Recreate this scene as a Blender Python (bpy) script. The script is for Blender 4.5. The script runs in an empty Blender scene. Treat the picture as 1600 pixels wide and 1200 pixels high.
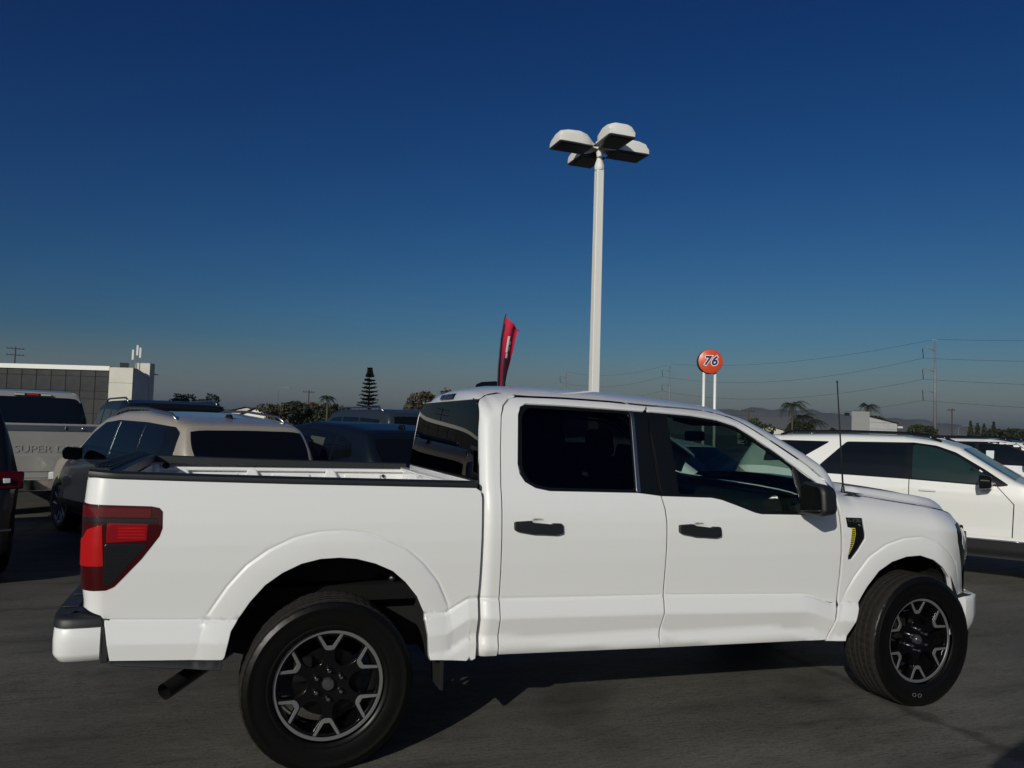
import bpy, math, random
import numpy as np
from mathutils import Vector, Matrix, geometry as mgeo
C = bpy.context.scene.collection
SC = bpy.context.scene
rnd = random.Random(7)
nrs = np.random.RandomState(5)
rad = math.radians

# ------------------------------------------------------------------ camera
cd = bpy.data.cameras.new('camera'); cam = bpy.data.objects.new('camera', cd); C.objects.link(cam)
yaw, pit, rol = rad(19.127), rad(3.147), rad(1.715)
fw = Vector((math.sin(yaw)*math.cos(pit), math.cos(yaw)*math.cos(pit), math.sin(pit)))
rt = Vector((math.cos(yaw), -math.sin(yaw), 0)); up = rt.cross(fw)
cr, sr = math.cos(rol), math.sin(rol)
r2 = rt*cr+up*sr; u2 = up*cr-rt*sr      # world turns clockwise in the picture
M = Matrix((( r2.x, u2.x, -fw.x), (r2.y, u2.y, -fw.y), (r2.z, u2.z, -fw.z))).to_4x4()
M.translation = (-.4927, -4.9605, 1.6784)
cam.matrix_world = M
cd.sensor_width = 36; cd.lens = 36*1244.2/1600; cd.clip_start = .05; cd.clip_end = 30000
SC.camera = cam

# ------------------------------------------------------------------ light
SUN = Vector((-1.68, -1.90, 1.0)).normalized()
W = bpy.data.worlds.new('World'); SC.world = W; W.use_nodes = True
wn = W.node_tree; bg = wn.nodes['Background']
sky = wn.nodes.new('ShaderNodeTexSky'); sky.sky_type = 'NISHITA'; sky.sun_disc = False
sky.sun_elevation = math.asin(SUN.z); sky.sun_rotation = math.atan2(SUN.x, SUN.y)
sky.altitude = 0; sky.air_density = 1.0; sky.dust_density = 1.0; sky.ozone_density = 3.0
bg.inputs[1].default_value = .05
# the phone's contrasty rendering of the clear sky: one power curve per channel, plus the smog layer low on the horizon
ss = wn.nodes.new('ShaderNodeSeparateColor'); sc_ = wn.nodes.new('ShaderNodeCombineColor')
wn.links.new(sky.outputs[0], ss.inputs[0])
SKYS = .05
def mth(op, a, b=None):
    n = wn.nodes.new('ShaderNodeMath'); n.operation = op
    for i, v in enumerate((a, b)):
        if v is None: continue
        if hasattr(v, 'links'): wn.links.new(v, n.inputs[i])
        else: n.inputs[i].default_value = v
    return n.outputs[0]
for i, (pw, k, lim) in enumerate(((2.44, 4.1, .55), (1.74, 1.62, .55), (1.30, 1.13, .50))):
    v = mth('MULTIPLY', ss.outputs[i], SKYS); v = mth('POWER', v, pw); v = mth('MULTIPLY', v, k); v = mth('MINIMUM', v, lim)
    wn.links.new(mth('DIVIDE', v, SKYS), sc_.inputs[i])
geo = wn.nodes.new('ShaderNodeTexCoord'); sx3 = wn.nodes.new('ShaderNodeSeparateXYZ'); wn.links.new(geo.outputs['Generated'], sx3.inputs[0])
rp = wn.nodes.new('ShaderNodeValToRGB'); wn.links.new(sx3.outputs[2], rp.inputs[0])
rp.color_ramp.interpolation = 'EASE'
rp.color_ramp.elements[0].position = .0; rp.color_ramp.elements[0].color = (.85, .85, .85, 1)
rp.color_ramp.elements[1].position = .11; rp.color_ramp.elements[1].color = (0, 0, 0, 1)
mxs = wn.nodes.new('ShaderNodeMix'); mxs.data_type = 'RGBA'
wn.links.new(rp.outputs[0], mxs.inputs[0]); wn.links.new(sc_.outputs[0], mxs.inputs[6]); mxs.inputs[7].default_value = (.205/SKYS, .228/SKYS, .222/SKYS, 1)
wn.links.new(mxs.outputs[2], bg.inputs[0])
sd = bpy.data.lights.new('sun', 'SUN'); sd.energy = 2.85; sd.angle = rad(.53); sd.color = (.985, .960, .855)
so = bpy.data.objects.new('sun', sd); C.objects.link(so); so.location = (-30, -34, 30)
so.rotation_euler = (-SUN).to_track_quat('-Z', 'Y').to_euler()
SC.view_settings.view_transform = 'Standard'; SC.view_settings.look = 'None'
SC.view_settings.exposure = 0; SC.view_settings.gamma = 1; SC.view_settings.use_curve_mapping = False
SC.cycles.max_bounces = 8; SC.cycles.transparent_max_bounces = 16

# ------------------------------------------------------------------ materials
def mat(name, col, rough=.5, metal=0, coat=0, spec=.5, noise=None, bump=None, crough=.03):
    m = bpy.data.materials.new(name); m.use_nodes = True; t = m.node_tree; b = t.nodes['Principled BSDF']
    b.inputs['Base Color'].default_value = (*col, 1); b.inputs['Roughness'].default_value = rough
    b.inputs['Metallic'].default_value = metal; b.inputs['Coat Weight'].default_value = coat
    b.inputs['Coat Roughness'].default_value = crough; b.inputs['Specular IOR Level'].default_value = spec
    if noise or bump:
        tc = t.nodes.new('ShaderNodeTexCoord')
    if noise:
        sc, col2, lo, hi = noise
        n = t.nodes.new('ShaderNodeTexNoise'); n.inputs['Scale'].default_value = sc; n.inputs['Detail'].default_value = 6
        r = t.nodes.new('ShaderNodeValToRGB'); r.color_ramp.elements[0].position = lo; r.color_ramp.elements[1].position = hi
        r.color_ramp.elements[0].color = (*col, 1); r.color_ramp.elements[1].color = (*col2, 1)
        t.links.new(tc.outputs['Object'], n.inputs['Vector']); t.links.new(n.outputs['Fac'], r.inputs[0]); t.links.new(r.outputs[0], b.inputs['Base Color'])
    if bump:
        n = t.nodes.new('ShaderNodeTexNoise'); n.inputs['Scale'].default_value = bump[0]; n.inputs['Detail'].default_value = 4
        p = t.nodes.new('ShaderNodeBump'); p.inputs['Strength'].default_value = bump[1]; p.inputs['Distance'].default_value = bump[2]
        t.links.new(tc.outputs['Object'], n.inputs['Vector']); t.links.new(n.outputs['Fac'], p.inputs['Height']); t.links.new(p.outputs[0], b.inputs['Normal'])
    return m
def glass(name, tint, refl=1.0):
    'thin tinted pane: see-through tint with a mirror reflection on top'
    m = bpy.data.materials.new(name); m.use_nodes = True; t = m.node_tree
    for n in list(t.nodes): t.nodes.remove(n)
    o = t.nodes.new('ShaderNodeOutputMaterial'); a = t.nodes.new('ShaderNodeBsdfTransparent'); g = t.nodes.new('ShaderNodeBsdfGlossy')
    g.inputs['Roughness'].default_value = .005; a.inputs[0].default_value = (*tint, 1)
    ge = t.nodes.new('ShaderNodeNewGeometry'); vd = t.nodes.new('ShaderNodeVectorMath'); vd.operation = 'DOT_PRODUCT'
    t.links.new(ge.outputs['Normal'], vd.inputs[0]); t.links.new(ge.outputs['Incoming'], vd.inputs[1])
    def mm(op, a_, b_=None):
        n = t.nodes.new('ShaderNodeMath'); n.operation = op
        for k, v in ((0, a_), (1, b_)):
            if v is None: continue
            if hasattr(v, 'links'): t.links.new(v, n.inputs[k])
            else: n.inputs[k].default_value = v
        return n.outputs[0]
    c5 = mm('POWER', mm('SUBTRACT', 1.0, mm('ABSOLUTE', vd.outputs['Value'])), 5.0)
    fr = mm('MULTIPLY', mm('ADD', mm('MULTIPLY', c5, .955), .045), refl); x = t.nodes.new('ShaderNodeMixShader')
    t.links.new(fr, x.inputs[0]); t.links.new(a.outputs[0], x.inputs[1]); t.links.new(g.outputs[0], x.inputs[2]); t.links.new(x.outputs[0], o.inputs[0])
    return m
def lens(name, col, rough=.1):
    return mat(name, col, rough, coat=.6, spec=.25, crough=.015)
white = mat('white_paint', (.81, .81, .81), .36, coat=1, crough=.012)
pearl = mat('pearl_white_paint', (.77, .765, .74), .30, coat=1, crough=.012)
silverw = mat('warm_silver_paint', (.40, .39, .365), .35, metal=.3, coat=1)
beige = mat('beige_paint', (.46, .41, .34), .32, metal=.25, coat=1)
blackp = mat('black_paint', (.007, .008, .010), .3, spec=.3)
navyp = mat('dark_navy_paint', (.005, .008, .015), .32, spec=.25)
greyblue = mat('slate_blue_paint', (.022, .030, .042), .35, spec=.3)
plastic = mat('black_plastic', (.011, .012, .014), .5, bump=(900, .15, .001))
plasticg = mat('gloss_black', (.006, .007, .008), .14, spec=.35)
rubber = mat('tyre_rubber', (.003, .003, .003), .36, spec=.22, noise=(60, (.005, .0048, .0046), .3, .7))
gap = mat('dark_gap', (.010, .010, .011), .8)
under = mat('underbody', (.005, .005, .0055), .85, spec=.2)
machined = mat('machined_alloy', (.22, .22, .225), .42, metal=.55)
wheelblk = mat('gloss_black_alloy', (.0035, .0035, .004), .16, spec=.45)
chrome = mat('chrome', (.75, .75, .76), .08, metal=1)
steel = mat('brake_steel', (.03, .029, .028), .4, metal=1)
satin = mat('satin_metal', (.42, .42, .43), .35, metal=1)
glass_priv = glass('privacy_glass', (.020, .022, .024), .75)
glass_front = glass('green_tint_glass', (.30, .42, .37))
glass_ws = glass('windscreen_glass', (.45, .55, .50))
glass_dk = mat('dark_glass', (.004, .005, .006), .02, spec=.5)
interior = mat('interior_grey', (.030, .030, .031), .7)
seatm = mat('seat_cloth', (.040, .040, .042), .9, bump=(300, .3, .002))
red_l = lens('red_lens', (.42, .006, .008)); red_d = lens('dark_red_lens', (.045, .0015, .003)); smoke = lens('smoked_lens', (.012, .012, .014))
amber_l = lens('amber_lens', (.62, .52, .03)); clear_l = lens('clear_lens', (.55, .56, .58), .05)
polewhite = mat('white_powder_coat', (.78, .77, .73), .5)
lampface = mat('lamp_glass_dark', (.03, .033, .037), .25)
whitewall = mat('painted_panel', (.56, .54, .47), .8, noise=(.5, (.62, .60, .53), .35, .65))
flagred = mat('red_cloth', (.56, .014, .060), .7)
flagdark = mat('dark_print', (.035, .030, .05), .8); flagwhite = mat('white_print', (.8, .8, .8), .8)
orange = mat('sign_orange', (.62, .070, .018), .35, coat=.3); signblue = mat('sign_blue', (.008, .018, .10), .35); signwhite = mat('sign_white', (.8, .8, .8), .4)
signedge = mat('sign_edge', (.05, .05, .06), .5)
poleg = mat('galvanised_pole', (.20, .20, .21), .55, metal=.2); wirem = mat('wire', (.03, .03, .035), .6); woodp = mat('pole_wood', (.06, .045, .035), .85)
leaf_d = mat('leaf_dark', (.010, .018, .008), .8, noise=(.9, (.026, .038, .013), .35, .65))
leaf_g = mat('leaf_green', (.018, .030, .009), .8, noise=(.7, (.045, .052, .015), .35, .65))
leaf_b = mat('leaf_brownish', (.034, .030, .013), .8, noise=(.6, (.080, .056, .028), .35, .7))
leaf_p = mat('leaf_pine', (.009, .018, .010), .8); bark = mat('bark', (.07, .055, .042), .9)
stickerm = mat('sticker_paper', (.62, .70, .70), .6)

# ------------------------------------------------------------------ the measured skin of the pickup
def ip(x, xs, ys): return np.interp(x, xs, ys)
def sstep(a, b, x):
    t = np.clip((x-a)/(b-a), 0, 1); return t*t*(3-2*t)
ZCX = [-1.2,-.995,-.45,.476,.575,.69,.76,.86,1.83,2.44,2.80,2.876,3.0,3.21,4.3]
ZCZ = [.765,.763,.737,.722,.722,.790,.793,.783,.762,.741,.728,.712,.665,.651,.660]
ROOFX = [.785,.80,.825,.89,1.0,1.2,1.6,1.95,2.2,2.4,2.55,2.70,2.90,3.10,3.30,3.45]
ROOFZ = [1.832,1.868,1.896,1.921,1.938,1.946,1.938,1.918,1.898,1.877,1.842,1.775,1.668,1.555,1.425,1.33]
FTX = [3.0,3.2,3.5,3.8,4.0,4.1,4.2,4.3]
FTZ = [1.352,1.335,1.293,1.255,1.222,1.200,1.165,1.12]
RA = [(-.500,.52),(-.487,.575),(-.464,.693),(-.433,.747),(-.385,.824),(-.32,.902),(-.244,.958),(-.157,1.0),(-.068,1.021),(.023,1.025),(.106,1.017),(.201,.991),(.289,.951),(.358,.892),(.42,.818),(.462,.731),(.481,.625),(.489,.54),(.492,.49)]
FA = [(3.100,.44),(3.106,.455),(3.152,.545),(3.181,.601),(3.212,.677),(3.265,.761),(3.345,.856),(3.443,.912),(3.556,.942),(3.67,.947),(3.786,.915),(3.875,.862),(3.95,.793),(3.994,.701),(4.02,.62)]
def pdist(x, z, pl):
    x = np.asarray(x, float); z = np.asarray(z, float); d = np.full(np.broadcast(x, z).shape, 9.)
    for (a, b), (c, e) in zip(pl[:-1], pl[1:]):
        L = (c-a)**2+(e-b)**2
        t = np.clip(((x-a)*(c-a)+(z-b)*(e-b))/L, 0, 1)
        d = np.minimum(d, np.hypot(x-a-t*(c-a), z-b-t*(e-b)))
    return d
def flare(x, z):
    o = 0
    for pl, D in ((RA, .125), (FA, .112)):
        d = pdist(x, z, pl)
        h = .009*(1-np.clip(d/D, 0, 1)**2)+.0035*(1-sstep(D-.012, D+.004, d))-.0028*np.exp(-((d-D-.002)/.006)**2)
        o = o+h*sstep(.66, .84, z)+.008*(1-np.clip(d/D, 0, 1)**2)*(1-sstep(.66, .84, z))
    return o
def hw(x, z):
    'half width of the body at (x, z)'
    x = np.asarray(x, float); z = np.asarray(z, float)
    zc = ip(x, ZCX, ZCZ)
    up = ip(z, [.6,.70,.78,.86,.98,1.10,1.18,1.25,1.30,1.33,1.36,1.42], [.948,.952,.959,.968,.981,.988,.987,.981,.971,.962,.950,.930])
    zl = np.where(x < .748, np.maximum(z-zc, -.232), z-zc)
    K = [-.33,-.30,-.285,-.268,-.245,-.215,-.19,-.10,-.088,-.013,-.003,.002]
    lo = np.where(x < .70, ip(zl, K, [.92,.952,.967,.980,.985,.979,.972,.984,.982,.966,.9545,.954]), ip(zl, K, [.92,.945,.957,.967,.970,.962,.957,.985,.984,.967,.9545,.954]))
    k = sstep(-.003, .004, z-zc); up = up-.0048*(1-sstep(.003, .013, z-zc))
    w = np.where(z < zc, lo, lo[()]*(1-k)+up*k if np.ndim(lo) else lo*(1-k)+up*k)
    w = np.where(z > 1.36, np.minimum(w, .950-.36*(z-1.36)), w)
    # cab roof
    u = ip(x, ROOFX, ROOFZ)-z
    se = (1-np.clip(1-u/.2, 0, 1)**2.6)**(1/2.6)
    w = np.where((z > 1.30) & (x > .75) & (x < 3.3), w*se, w)
    # bed: nearly upright up to the rail
    wb = ip(z, [1.10,1.18,1.25,1.33,1.37,1.42], [.988,.986,.981,.972,.966,.958])
    w = np.where((x < .747) & (z > 1.10), wb, w)
    # front wing shoulder
    uf = ip(x, FTX, FTZ)-z
    kf = sstep(2.98, 3.2, x)
    w = w-kf*.115*np.clip(1-uf/.16, 0, 1.15)**2
    w = w-.80*np.clip(x-3.80, 0, 9)**2
    return w+flare(x, z)
def xr(z): return ip(z, [.5,.84,.90,.95,1.02,1.28,1.40], [-1.095,-1.0995,-1.107,-1.112,-1.1165,-1.1185,-1.113])
RC = .10
def S(s, z):
    'near side skin: s runs along the side and round the tail corner'
    s = np.asarray(s, float); z = np.asarray(z, float)
    x0 = xr(z)+RC; L = np.pi/2*RC
    a = np.clip((x0-s)/RC, 0, np.pi/2); e = np.clip(x0-L-s, 0, 9)
    inb = s < x0
    w = hw(np.where(inb, x0, s), z)
    X = np.where(inb, x0-RC*np.sin(a), s); W = np.where(inb, w-RC*(1-np.cos(a))-e, w)
    return np.stack([X, -W, z+0*X], -1)

# ------------------------------------------------------------------ mesh helpers
class G:
    def __init__(s): s.v = []; s.f = []
    def add(s, V, F):
        o = len(s.v); s.v += [tuple(map(float, p)) for p in V]; s.f += [tuple(i+o for i in f) for f in F]; return s
    def box(s, c, d, rz=0, ry=0, tap=(1, 1)):
        x, y, z = d[0]/2, d[1]/2, d[2]/2; P = []
        Rm = Matrix.Rotation(rz, 3, 'Z') @ Matrix.Rotation(ry, 3, 'Y')
        for k in (-1, 1):
            tx, ty = (1, 1) if k < 0 else tap
            for a, b in ((-1, -1), (1, -1), (1, 1), (-1, 1)):
                q = Rm @ Vector((a*x*tx, b*y*ty, k*z)); P.append((q.x+c[0], q.y+c[1], q.z+c[2]))
        return s.add(P, [(3, 2, 1, 0), (4, 5, 6, 7), (0, 1, 5, 4), (1, 2, 6, 5), (2, 3, 7, 6), (3, 0, 4, 7)])
    def tube(s, pts, r, n=8, cap=True, sq=False):
        pts = [Vector(p) for p in pts]; rs = r if hasattr(r, '__len__') else [r]*len(pts); P = []; F = []
        for i, p in enumerate(pts):
            d = (pts[min(i+1, len(pts)-1)]-pts[max(i-1, 0)]).normalized()
            a = d.orthogonal().normalized() if abs(d.z) > .95 or True else None
            ref = Vector((0, 0, 1)) if abs(d.z) < .9 else Vector((0, 1, 0))
            a = d.cross(ref).normalized(); b = d.cross(a)
            for k in range(n):
                t = 2*math.pi*(k+(.5 if sq else 0))/n; P.append(p+(a*math.cos(t)+b*math.sin(t))*rs[i])
        for i in range(len(pts)-1):
            for k in range(n):
                F.append((i*n+k, i*n+(k+1) % n, (i+1)*n+(k+1) % n, (i+1)*n+k))
        if cap: F += [tuple(range(n)), tuple(range((len(pts)-1)*n, len(pts)*n))[::-1]]
        return s.add(P, F)
    def lathe(s, prof, n=48, c=(0, 0, 0), close=False):
        'profile (r, y) about the y axis'
        P = []; F = []; m = len(prof)
        for k in range(n):
            t = 2*math.pi*k/n
            for r, y in prof: P.append((c[0]+r*math.cos(t), c[1]+y, c[2]+r*math.sin(t)))
        for k in range(n):
            for i in range(m-1):
                F.append((k*m+i, k*m+i+1, ((k+1) % n)*m+i+1, ((k+1) % n)*m+i))
        return s.add(P, F)
    def prism(s, poly, f0, f1):
        'outline (a, b); f0/f1 map it to the two faces'
        n = len(poly); s.add([f0(*p) for p in poly]+[f1(*p) for p in poly],
              [tuple(range(n))[::-1], tuple(range(n, 2*n))]+[(i, (i+1) % n, n+(i+1) % n, n+i) for i in range(n)]); return s
    def grid(s, A, flip=False):
        A = np.asarray(A, float); h, w = A.shape[:2]
        F = [(i*w+j, i*w+j+1, (i+1)*w+j+1, (i+1)*w+j) for i in range(h-1) for j in range(w-1)]
        if flip: F = [f[::-1] for f in F]
        return s.add(A.reshape(-1, 3), F)
    def build(s, name, m, parent=None, smooth=False, bevel=0, recalc=True, angle=None):
        me = bpy.data.meshes.new(name); me.from_pydata(s.v, [], s.f); me.update()
        if recalc:
            import bmesh
            b = bmesh.new(); b.from_mesh(me); bmesh.ops.recalc_face_normals(b, faces=b.faces); b.to_mesh(me); b.free()
        me.materials.append(m)
        if smooth: me.shade_smooth()
        if smooth and angle: me.set_sharp_from_angle(angle=rad(angle))
        o = bpy.data.objects.new(name, me); C.objects.link(o)
        if parent: o.parent = parent
        if bevel:
            bm_ = o.modifiers.new('bevel', 'BEVEL'); bm_.width = bevel; bm_.segments = 2; bm_.limit_method = 'ANGLE'; bm_.angle_limit = rad(40)
            me.shade_smooth(); me.set_sharp_from_angle(angle=rad(50))
        return o
def tag(o, label=None, cat=None, group=None, kind=None):
    for k, v in (('label', label), ('category', cat), ('group', group), ('kind', kind)):
        if v: o[k] = v
    return o
def thing(name, label, cat, loc=(0, 0, 0), rz=0, group=None):
    o = bpy.data.objects.new(name, None); C.objects.link(o); o.location = loc; o.rotation_euler = (0, 0, rz); o.empty_display_size = .2
    return tag(o, label, cat, group)

def resample(pl, step, closed=True):
    out = []; n = len(pl)
    for i in range(n if closed else n-1):
        a, b = np.array(pl[i]), np.array(pl[(i+1) % n]); k = max(1, int(math.ceil(np.hypot(*(b-a))/step)))
        out += [tuple(a+(b-a)*j/k) for j in range(k)]
    if not closed: out.append(tuple(pl[-1]))
    return out
def rounded(pl, r):
    'round every corner of a closed outline; r is one radius or one per corner'
    n = len(pl); out = []
    for i in range(n):
        p = np.array(pl[i]); a = np.array(pl[i-1])-p; b = np.array(pl[(i+1) % n])-p
        la, lb = np.hypot(*a), np.hypot(*b); ri = r[i] if hasattr(r, '__len__') else r
        d = min(ri, la*.45, lb*.45)
        if d < 1e-4 or abs(np.dot(a, b)/(la*lb)) > .999: out.append(tuple(p)); continue
        p0, p1 = p+a/la*d, p+b/lb*d
        for t in np.linspace(0, 1, 5): out.append(tuple((1-t)**2*p0+2*t*(1-t)*p+t*t*p1))
    return out
def inside(P, pl):
    x, y = P[:, 0], P[:, 1]; r = np.zeros(len(P), bool); n = len(pl)
    for i in range(n):
        (x0, y0), (x1, y1) = pl[i], pl[(i+1) % n]
        if y0 == y1: continue
        c = ((y0 > y) != (y1 > y)) & (x < (x1-x0)*(y-y0)/(y1-y0)+x0); r ^= c
    return r
def pdist_c(P, pl): return pdist(P[:, 0], P[:, 1], list(pl)+[pl[0]])
def sheet(outline, surf, holes=(), gx=.04, gz=.02, extra=None, step=.02, avoid=None, fl=.018, roll=.003, flin=None, off=0.):
    'triangulated skin over surf(s, z) with a rolled flange on every edge -> V, F, N'
    loops = [resample(l, step) for l in [outline]+list(holes)]
    O = np.array(loops[0]); lo, hi = O.min(0), O.max(0)
    gxs = np.arange(lo[0], hi[0], gx); gzs = np.arange(lo[1], hi[1], gz)
    P = np.array([(a, b) for b in gzs for a in gxs]).reshape(-1, 2)
    if avoid is not None: P = P[avoid(P)]
    if extra is not None: P = np.concatenate([P, np.array(extra)])
    k = inside(P, loops[0])
    for h in loops[1:]: k &= ~inside(P, h)
    P = P[k]
    for l in loops: P = P[pdist_c(P, l) > min(gx, gz)*.45] if len(P) else P
    pts = []; E = []
    for l in loops:
        o = len(pts); pts += [Vector(p) for p in l]; E += [(o+i, o+(i+1) % len(l)) for i in range(len(l))]
    pts += [Vector(p) for p in P]
    vv, ee, ff, ov, oe, of = mgeo.delaunay_2d_cdt(pts, E, [], 0, 1e-6, True)
    Q = np.array([(v.x, v.y) for v in vv]); T = [tuple(f) for f in ff]
    cen = np.array([Q[list(f)].mean(0) for f in T]); k = inside(cen, loops[0])
    for h in loops[1:]: k &= ~inside(cen, h)
    T = [f for f, a in zip(T, k) if a]
    def nrm(q):
        e = .0015
        a = surf(q[:, 0]+e, q[:, 1])-surf(q[:, 0]-e, q[:, 1]); b = surf(q[:, 0], q[:, 1]+e)-surf(q[:, 0], q[:, 1]-e)
        n = np.cross(a, b); return n/np.maximum(np.linalg.norm(n, axis=1, keepdims=True), 1e-12)
    N = nrm(Q); V = surf(Q[:, 0], Q[:, 1])+N*off
    F = []
    for f in T:
        a, b, c = V[f[0]], V[f[1]], V[f[2]]
        F.append(f if np.dot(np.cross(b-a, c-a), N[f[0]]) > 0 else f[::-1])
    V = list(V); N = list(N)
    for li, l in enumerate(loops):
        L = np.array(l); n = len(L); d = np.roll(L, -1, 0)-np.roll(L, 1, 0); out = np.stack([d[:, 1], -d[:, 0]], 1)
        out /= np.maximum(np.linalg.norm(out, axis=1, keepdims=True), 1e-9)
        ar = np.sum(L[:, 0]*np.roll(L[:, 1], -1)-np.roll(L[:, 0], -1)*L[:, 1])
        if (ar < 0) != (li > 0): out = -out
        n0 = nrm(L); p0 = surf(L[:, 0], L[:, 1]); e = .002
        o3 = surf(L[:, 0]+out[:, 0]*e, L[:, 1]+out[:, 1]*e)-p0; o3 /= np.maximum(np.linalg.norm(o3, axis=1, keepdims=True), 1e-12)
        depth = fl if li == 0 or flin is None else flin
        rows = [(p0+n0*off, n0), (p0+n0*off+o3*roll*.7-n0*roll*.3, n0*.7+o3*.7), (p0+n0*off+o3*roll-n0*roll, o3), (p0+n0*off+o3*roll-n0*depth, o3)]
        b0 = len(V)
        for a, b in rows: V += list(a); N += list(b/np.linalg.norm(b, axis=1, keepdims=True))
        for j in range(len(rows)-1):
            for i in range(n):
                q = (b0+j*n+i, b0+j*n+(i+1) % n, b0+(j+1)*n+(i+1) % n, b0+(j+1)*n+i)
                A = np.cross(V[q[1]]-V[q[0]], V[q[3]]-V[q[0]]); F.append(q if np.dot(A, N[q[0]]+N[q[3]]) > 0 else q[::-1])
    return np.array(V), F, np.array(N)
def mk(name, vfn, m, parent=None, mirror=False):
    V, F, N = vfn
    if mirror: V = V*[1, -1, 1]; N = N*[1, -1, 1]; F = [f[::-1] for f in F]
    me = bpy.data.meshes.new(name); me.from_pydata(V.tolist(), [], F); me.update(); me.shade_smooth()
    me.normals_split_custom_set_from_vertices(N.tolist())
    me.materials.append(m); o = bpy.data.objects.new(name, me); C.objects.link(o)
    if parent: o.parent = parent
    return o
def text(body, size, loc, rot, m, parent, name='lettering', depth=.002, align='CENTER', shear=0, sx=1, off=0):
    cu = bpy.data.curves.new(name, 'FONT'); cu.body = body; cu.size = size; cu.extrude = depth; cu.align_x = align; cu.align_y = 'CENTER'; cu.shear = shear; cu.offset = off; cu.resolution_u = 4
    t = bpy.data.objects.new('tmp', cu); C.objects.link(t)
    dg = bpy.context.evaluated_depsgraph_get(); me = bpy.data.meshes.new_from_object(t.evaluated_get(dg))
    bpy.data.objects.remove(t); me.name = name; me.materials.clear(); me.materials.append(m)
    o = bpy.data.objects.new(name, me); C.objects.link(o); o.location = loc; o.rotation_euler = rot; o.scale = (sx, 1, 1)
    if parent: o.parent = parent
    return o

# ------------------------------------------------------------------ the white pickup: x forward, near side is -y
T = thing('pickup_truck', 'white crew cab pickup truck filling the foreground, broadside with its nose to the right', 'pickup truck')
def Sd(s, z): s = np.asarray(s, float); return np.stack([s, -hw(s, z), z+0*s], -1)
def Scab(s, z):
    'cab side that turns the rear corner'
    s = np.asarray(s, float); z = np.asarray(z, float); r = .06
    xe = ip(z, [.5,1.38,1.6,1.75,1.82,1.87], [.750,.750,.764,.776,.786,.80]); x0 = xe+r
    a = np.clip((x0-s)/r, 0, np.pi/2); e = np.clip(x0-s-np.pi/2*r, 0, 9)
    w = hw(np.maximum(s, x0), z); inb = s < x0
    X = np.where(inb, x0-r*np.sin(a), s); Wd = np.where(inb, w-r*(1-np.cos(a))-e, w)
    return np.stack([X, -Wd, z+0*X], -1)
def crease_pts(x0, x1, st=.03):
    return [(x, float(ip(x, ZCX, ZCZ))+d) for x in np.arange(x0, x1, st) for d in (-.106, -.10, -.094, -.088, -.082, -.03, -.016, -.013, -.008, -.004, -.001, .002, .004, .008, .013, .02, .03)]
def av(P):
    k = np.abs(P[:, 1]-ip(P[:, 0], ZCX, ZCZ)) > .036
    k &= np.abs(P[:, 1]-ip(P[:, 0], ZCX, ZCZ)+.094) > .016
    for pl, D in ((RA, .125), (FA, .112)): k &= pdist(P[:, 0], P[:, 1], pl) > D+.022
    return k
def ring_pts(pl, D):
    P = np.array(resample(pl, .022, False)); d = np.gradient(P, axis=0); n = np.stack([-d[:, 1], d[:, 0]], 1); n /= np.linalg.norm(n, axis=1, keepdims=True)
    if n[len(n)//2][1] < 0: n = -n
    return [tuple(p) for k in (D*.08, D*.2, D*.4, D*.6, D*.8, D-.016, D-.012, D-.008, D-.004, D, D+.003, D+.007, D+.012, D+.018) for p in P+n*k]
def shrink(pl, d):
    L = np.array(pl); t = np.roll(L, -1, 0)-np.roll(L, 1, 0); o = np.stack([t[:, 1], -t[:, 0]], 1); o /= np.linalg.norm(o, axis=1, keepdims=True)
    ar = np.sum(L[:, 0]*np.roll(L[:, 1], -1)-np.roll(L[:, 0], -1)*L[:, 1])
    return [tuple(p) for p in L-o*(d if ar > 0 else -d)]
def both(name, sh, m, parent=T, far=True):
    a = mk(name, sh, m, parent); b = mk(name, sh, m, parent, True) if far else None
    return a, b

# bed side
LAMP = [(-1.23,1.29),(-1.086,1.281),(-.83,1.272),(-.796,1.265),(-.782,1.249),(-.779,1.174),(-.790,1.138),(-.859,1.038),(-.937,.948),(-.966,.915),(-.998,.9),(-1.059,.897),(-1.10,.897),(-1.23,.897)]
bed = [(-1.23,1.402),(-1.106,1.4),(-.977,1.391),(-.692,1.383),(-.204,1.372),(.712,1.357),(.735,1.342),(.742,1.31),(.742,1.107),(.742,.878),(.739,.798),(.738,.694),(.738,.539),(.735,.487),(.720,.480),(.553,.498),(.496,.502)]
bed += RA[::-1][1:-1]+[(-.495,.565),(-.966,.590),(-.985,.70),(-.998,.768),(-1.015,.788),(-1.062,.803),(-1.10,.815),(-1.23,.815)]
ex = crease_pts(-1.0, .74)+[(x, float(ip(x, ZCX, ZCZ))+d) for x in np.arange(.555, .735, .010) for d in (-.20, -.17, -.14, -.12, -.106, -.10, -.094, -.088, -.082, -.06, -.03, -.014, -.009, -.004, 0, .004, .01, .02, .03)]+ring_pts(RA, .125)+[(s, z) for s in (-1.2,-1.17,-1.14,-1.12,-1.1,-1.085,-1.07,-1.055,-1.04,-1.025) for z in np.arange(.82, 1.4, .03)]
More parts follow.
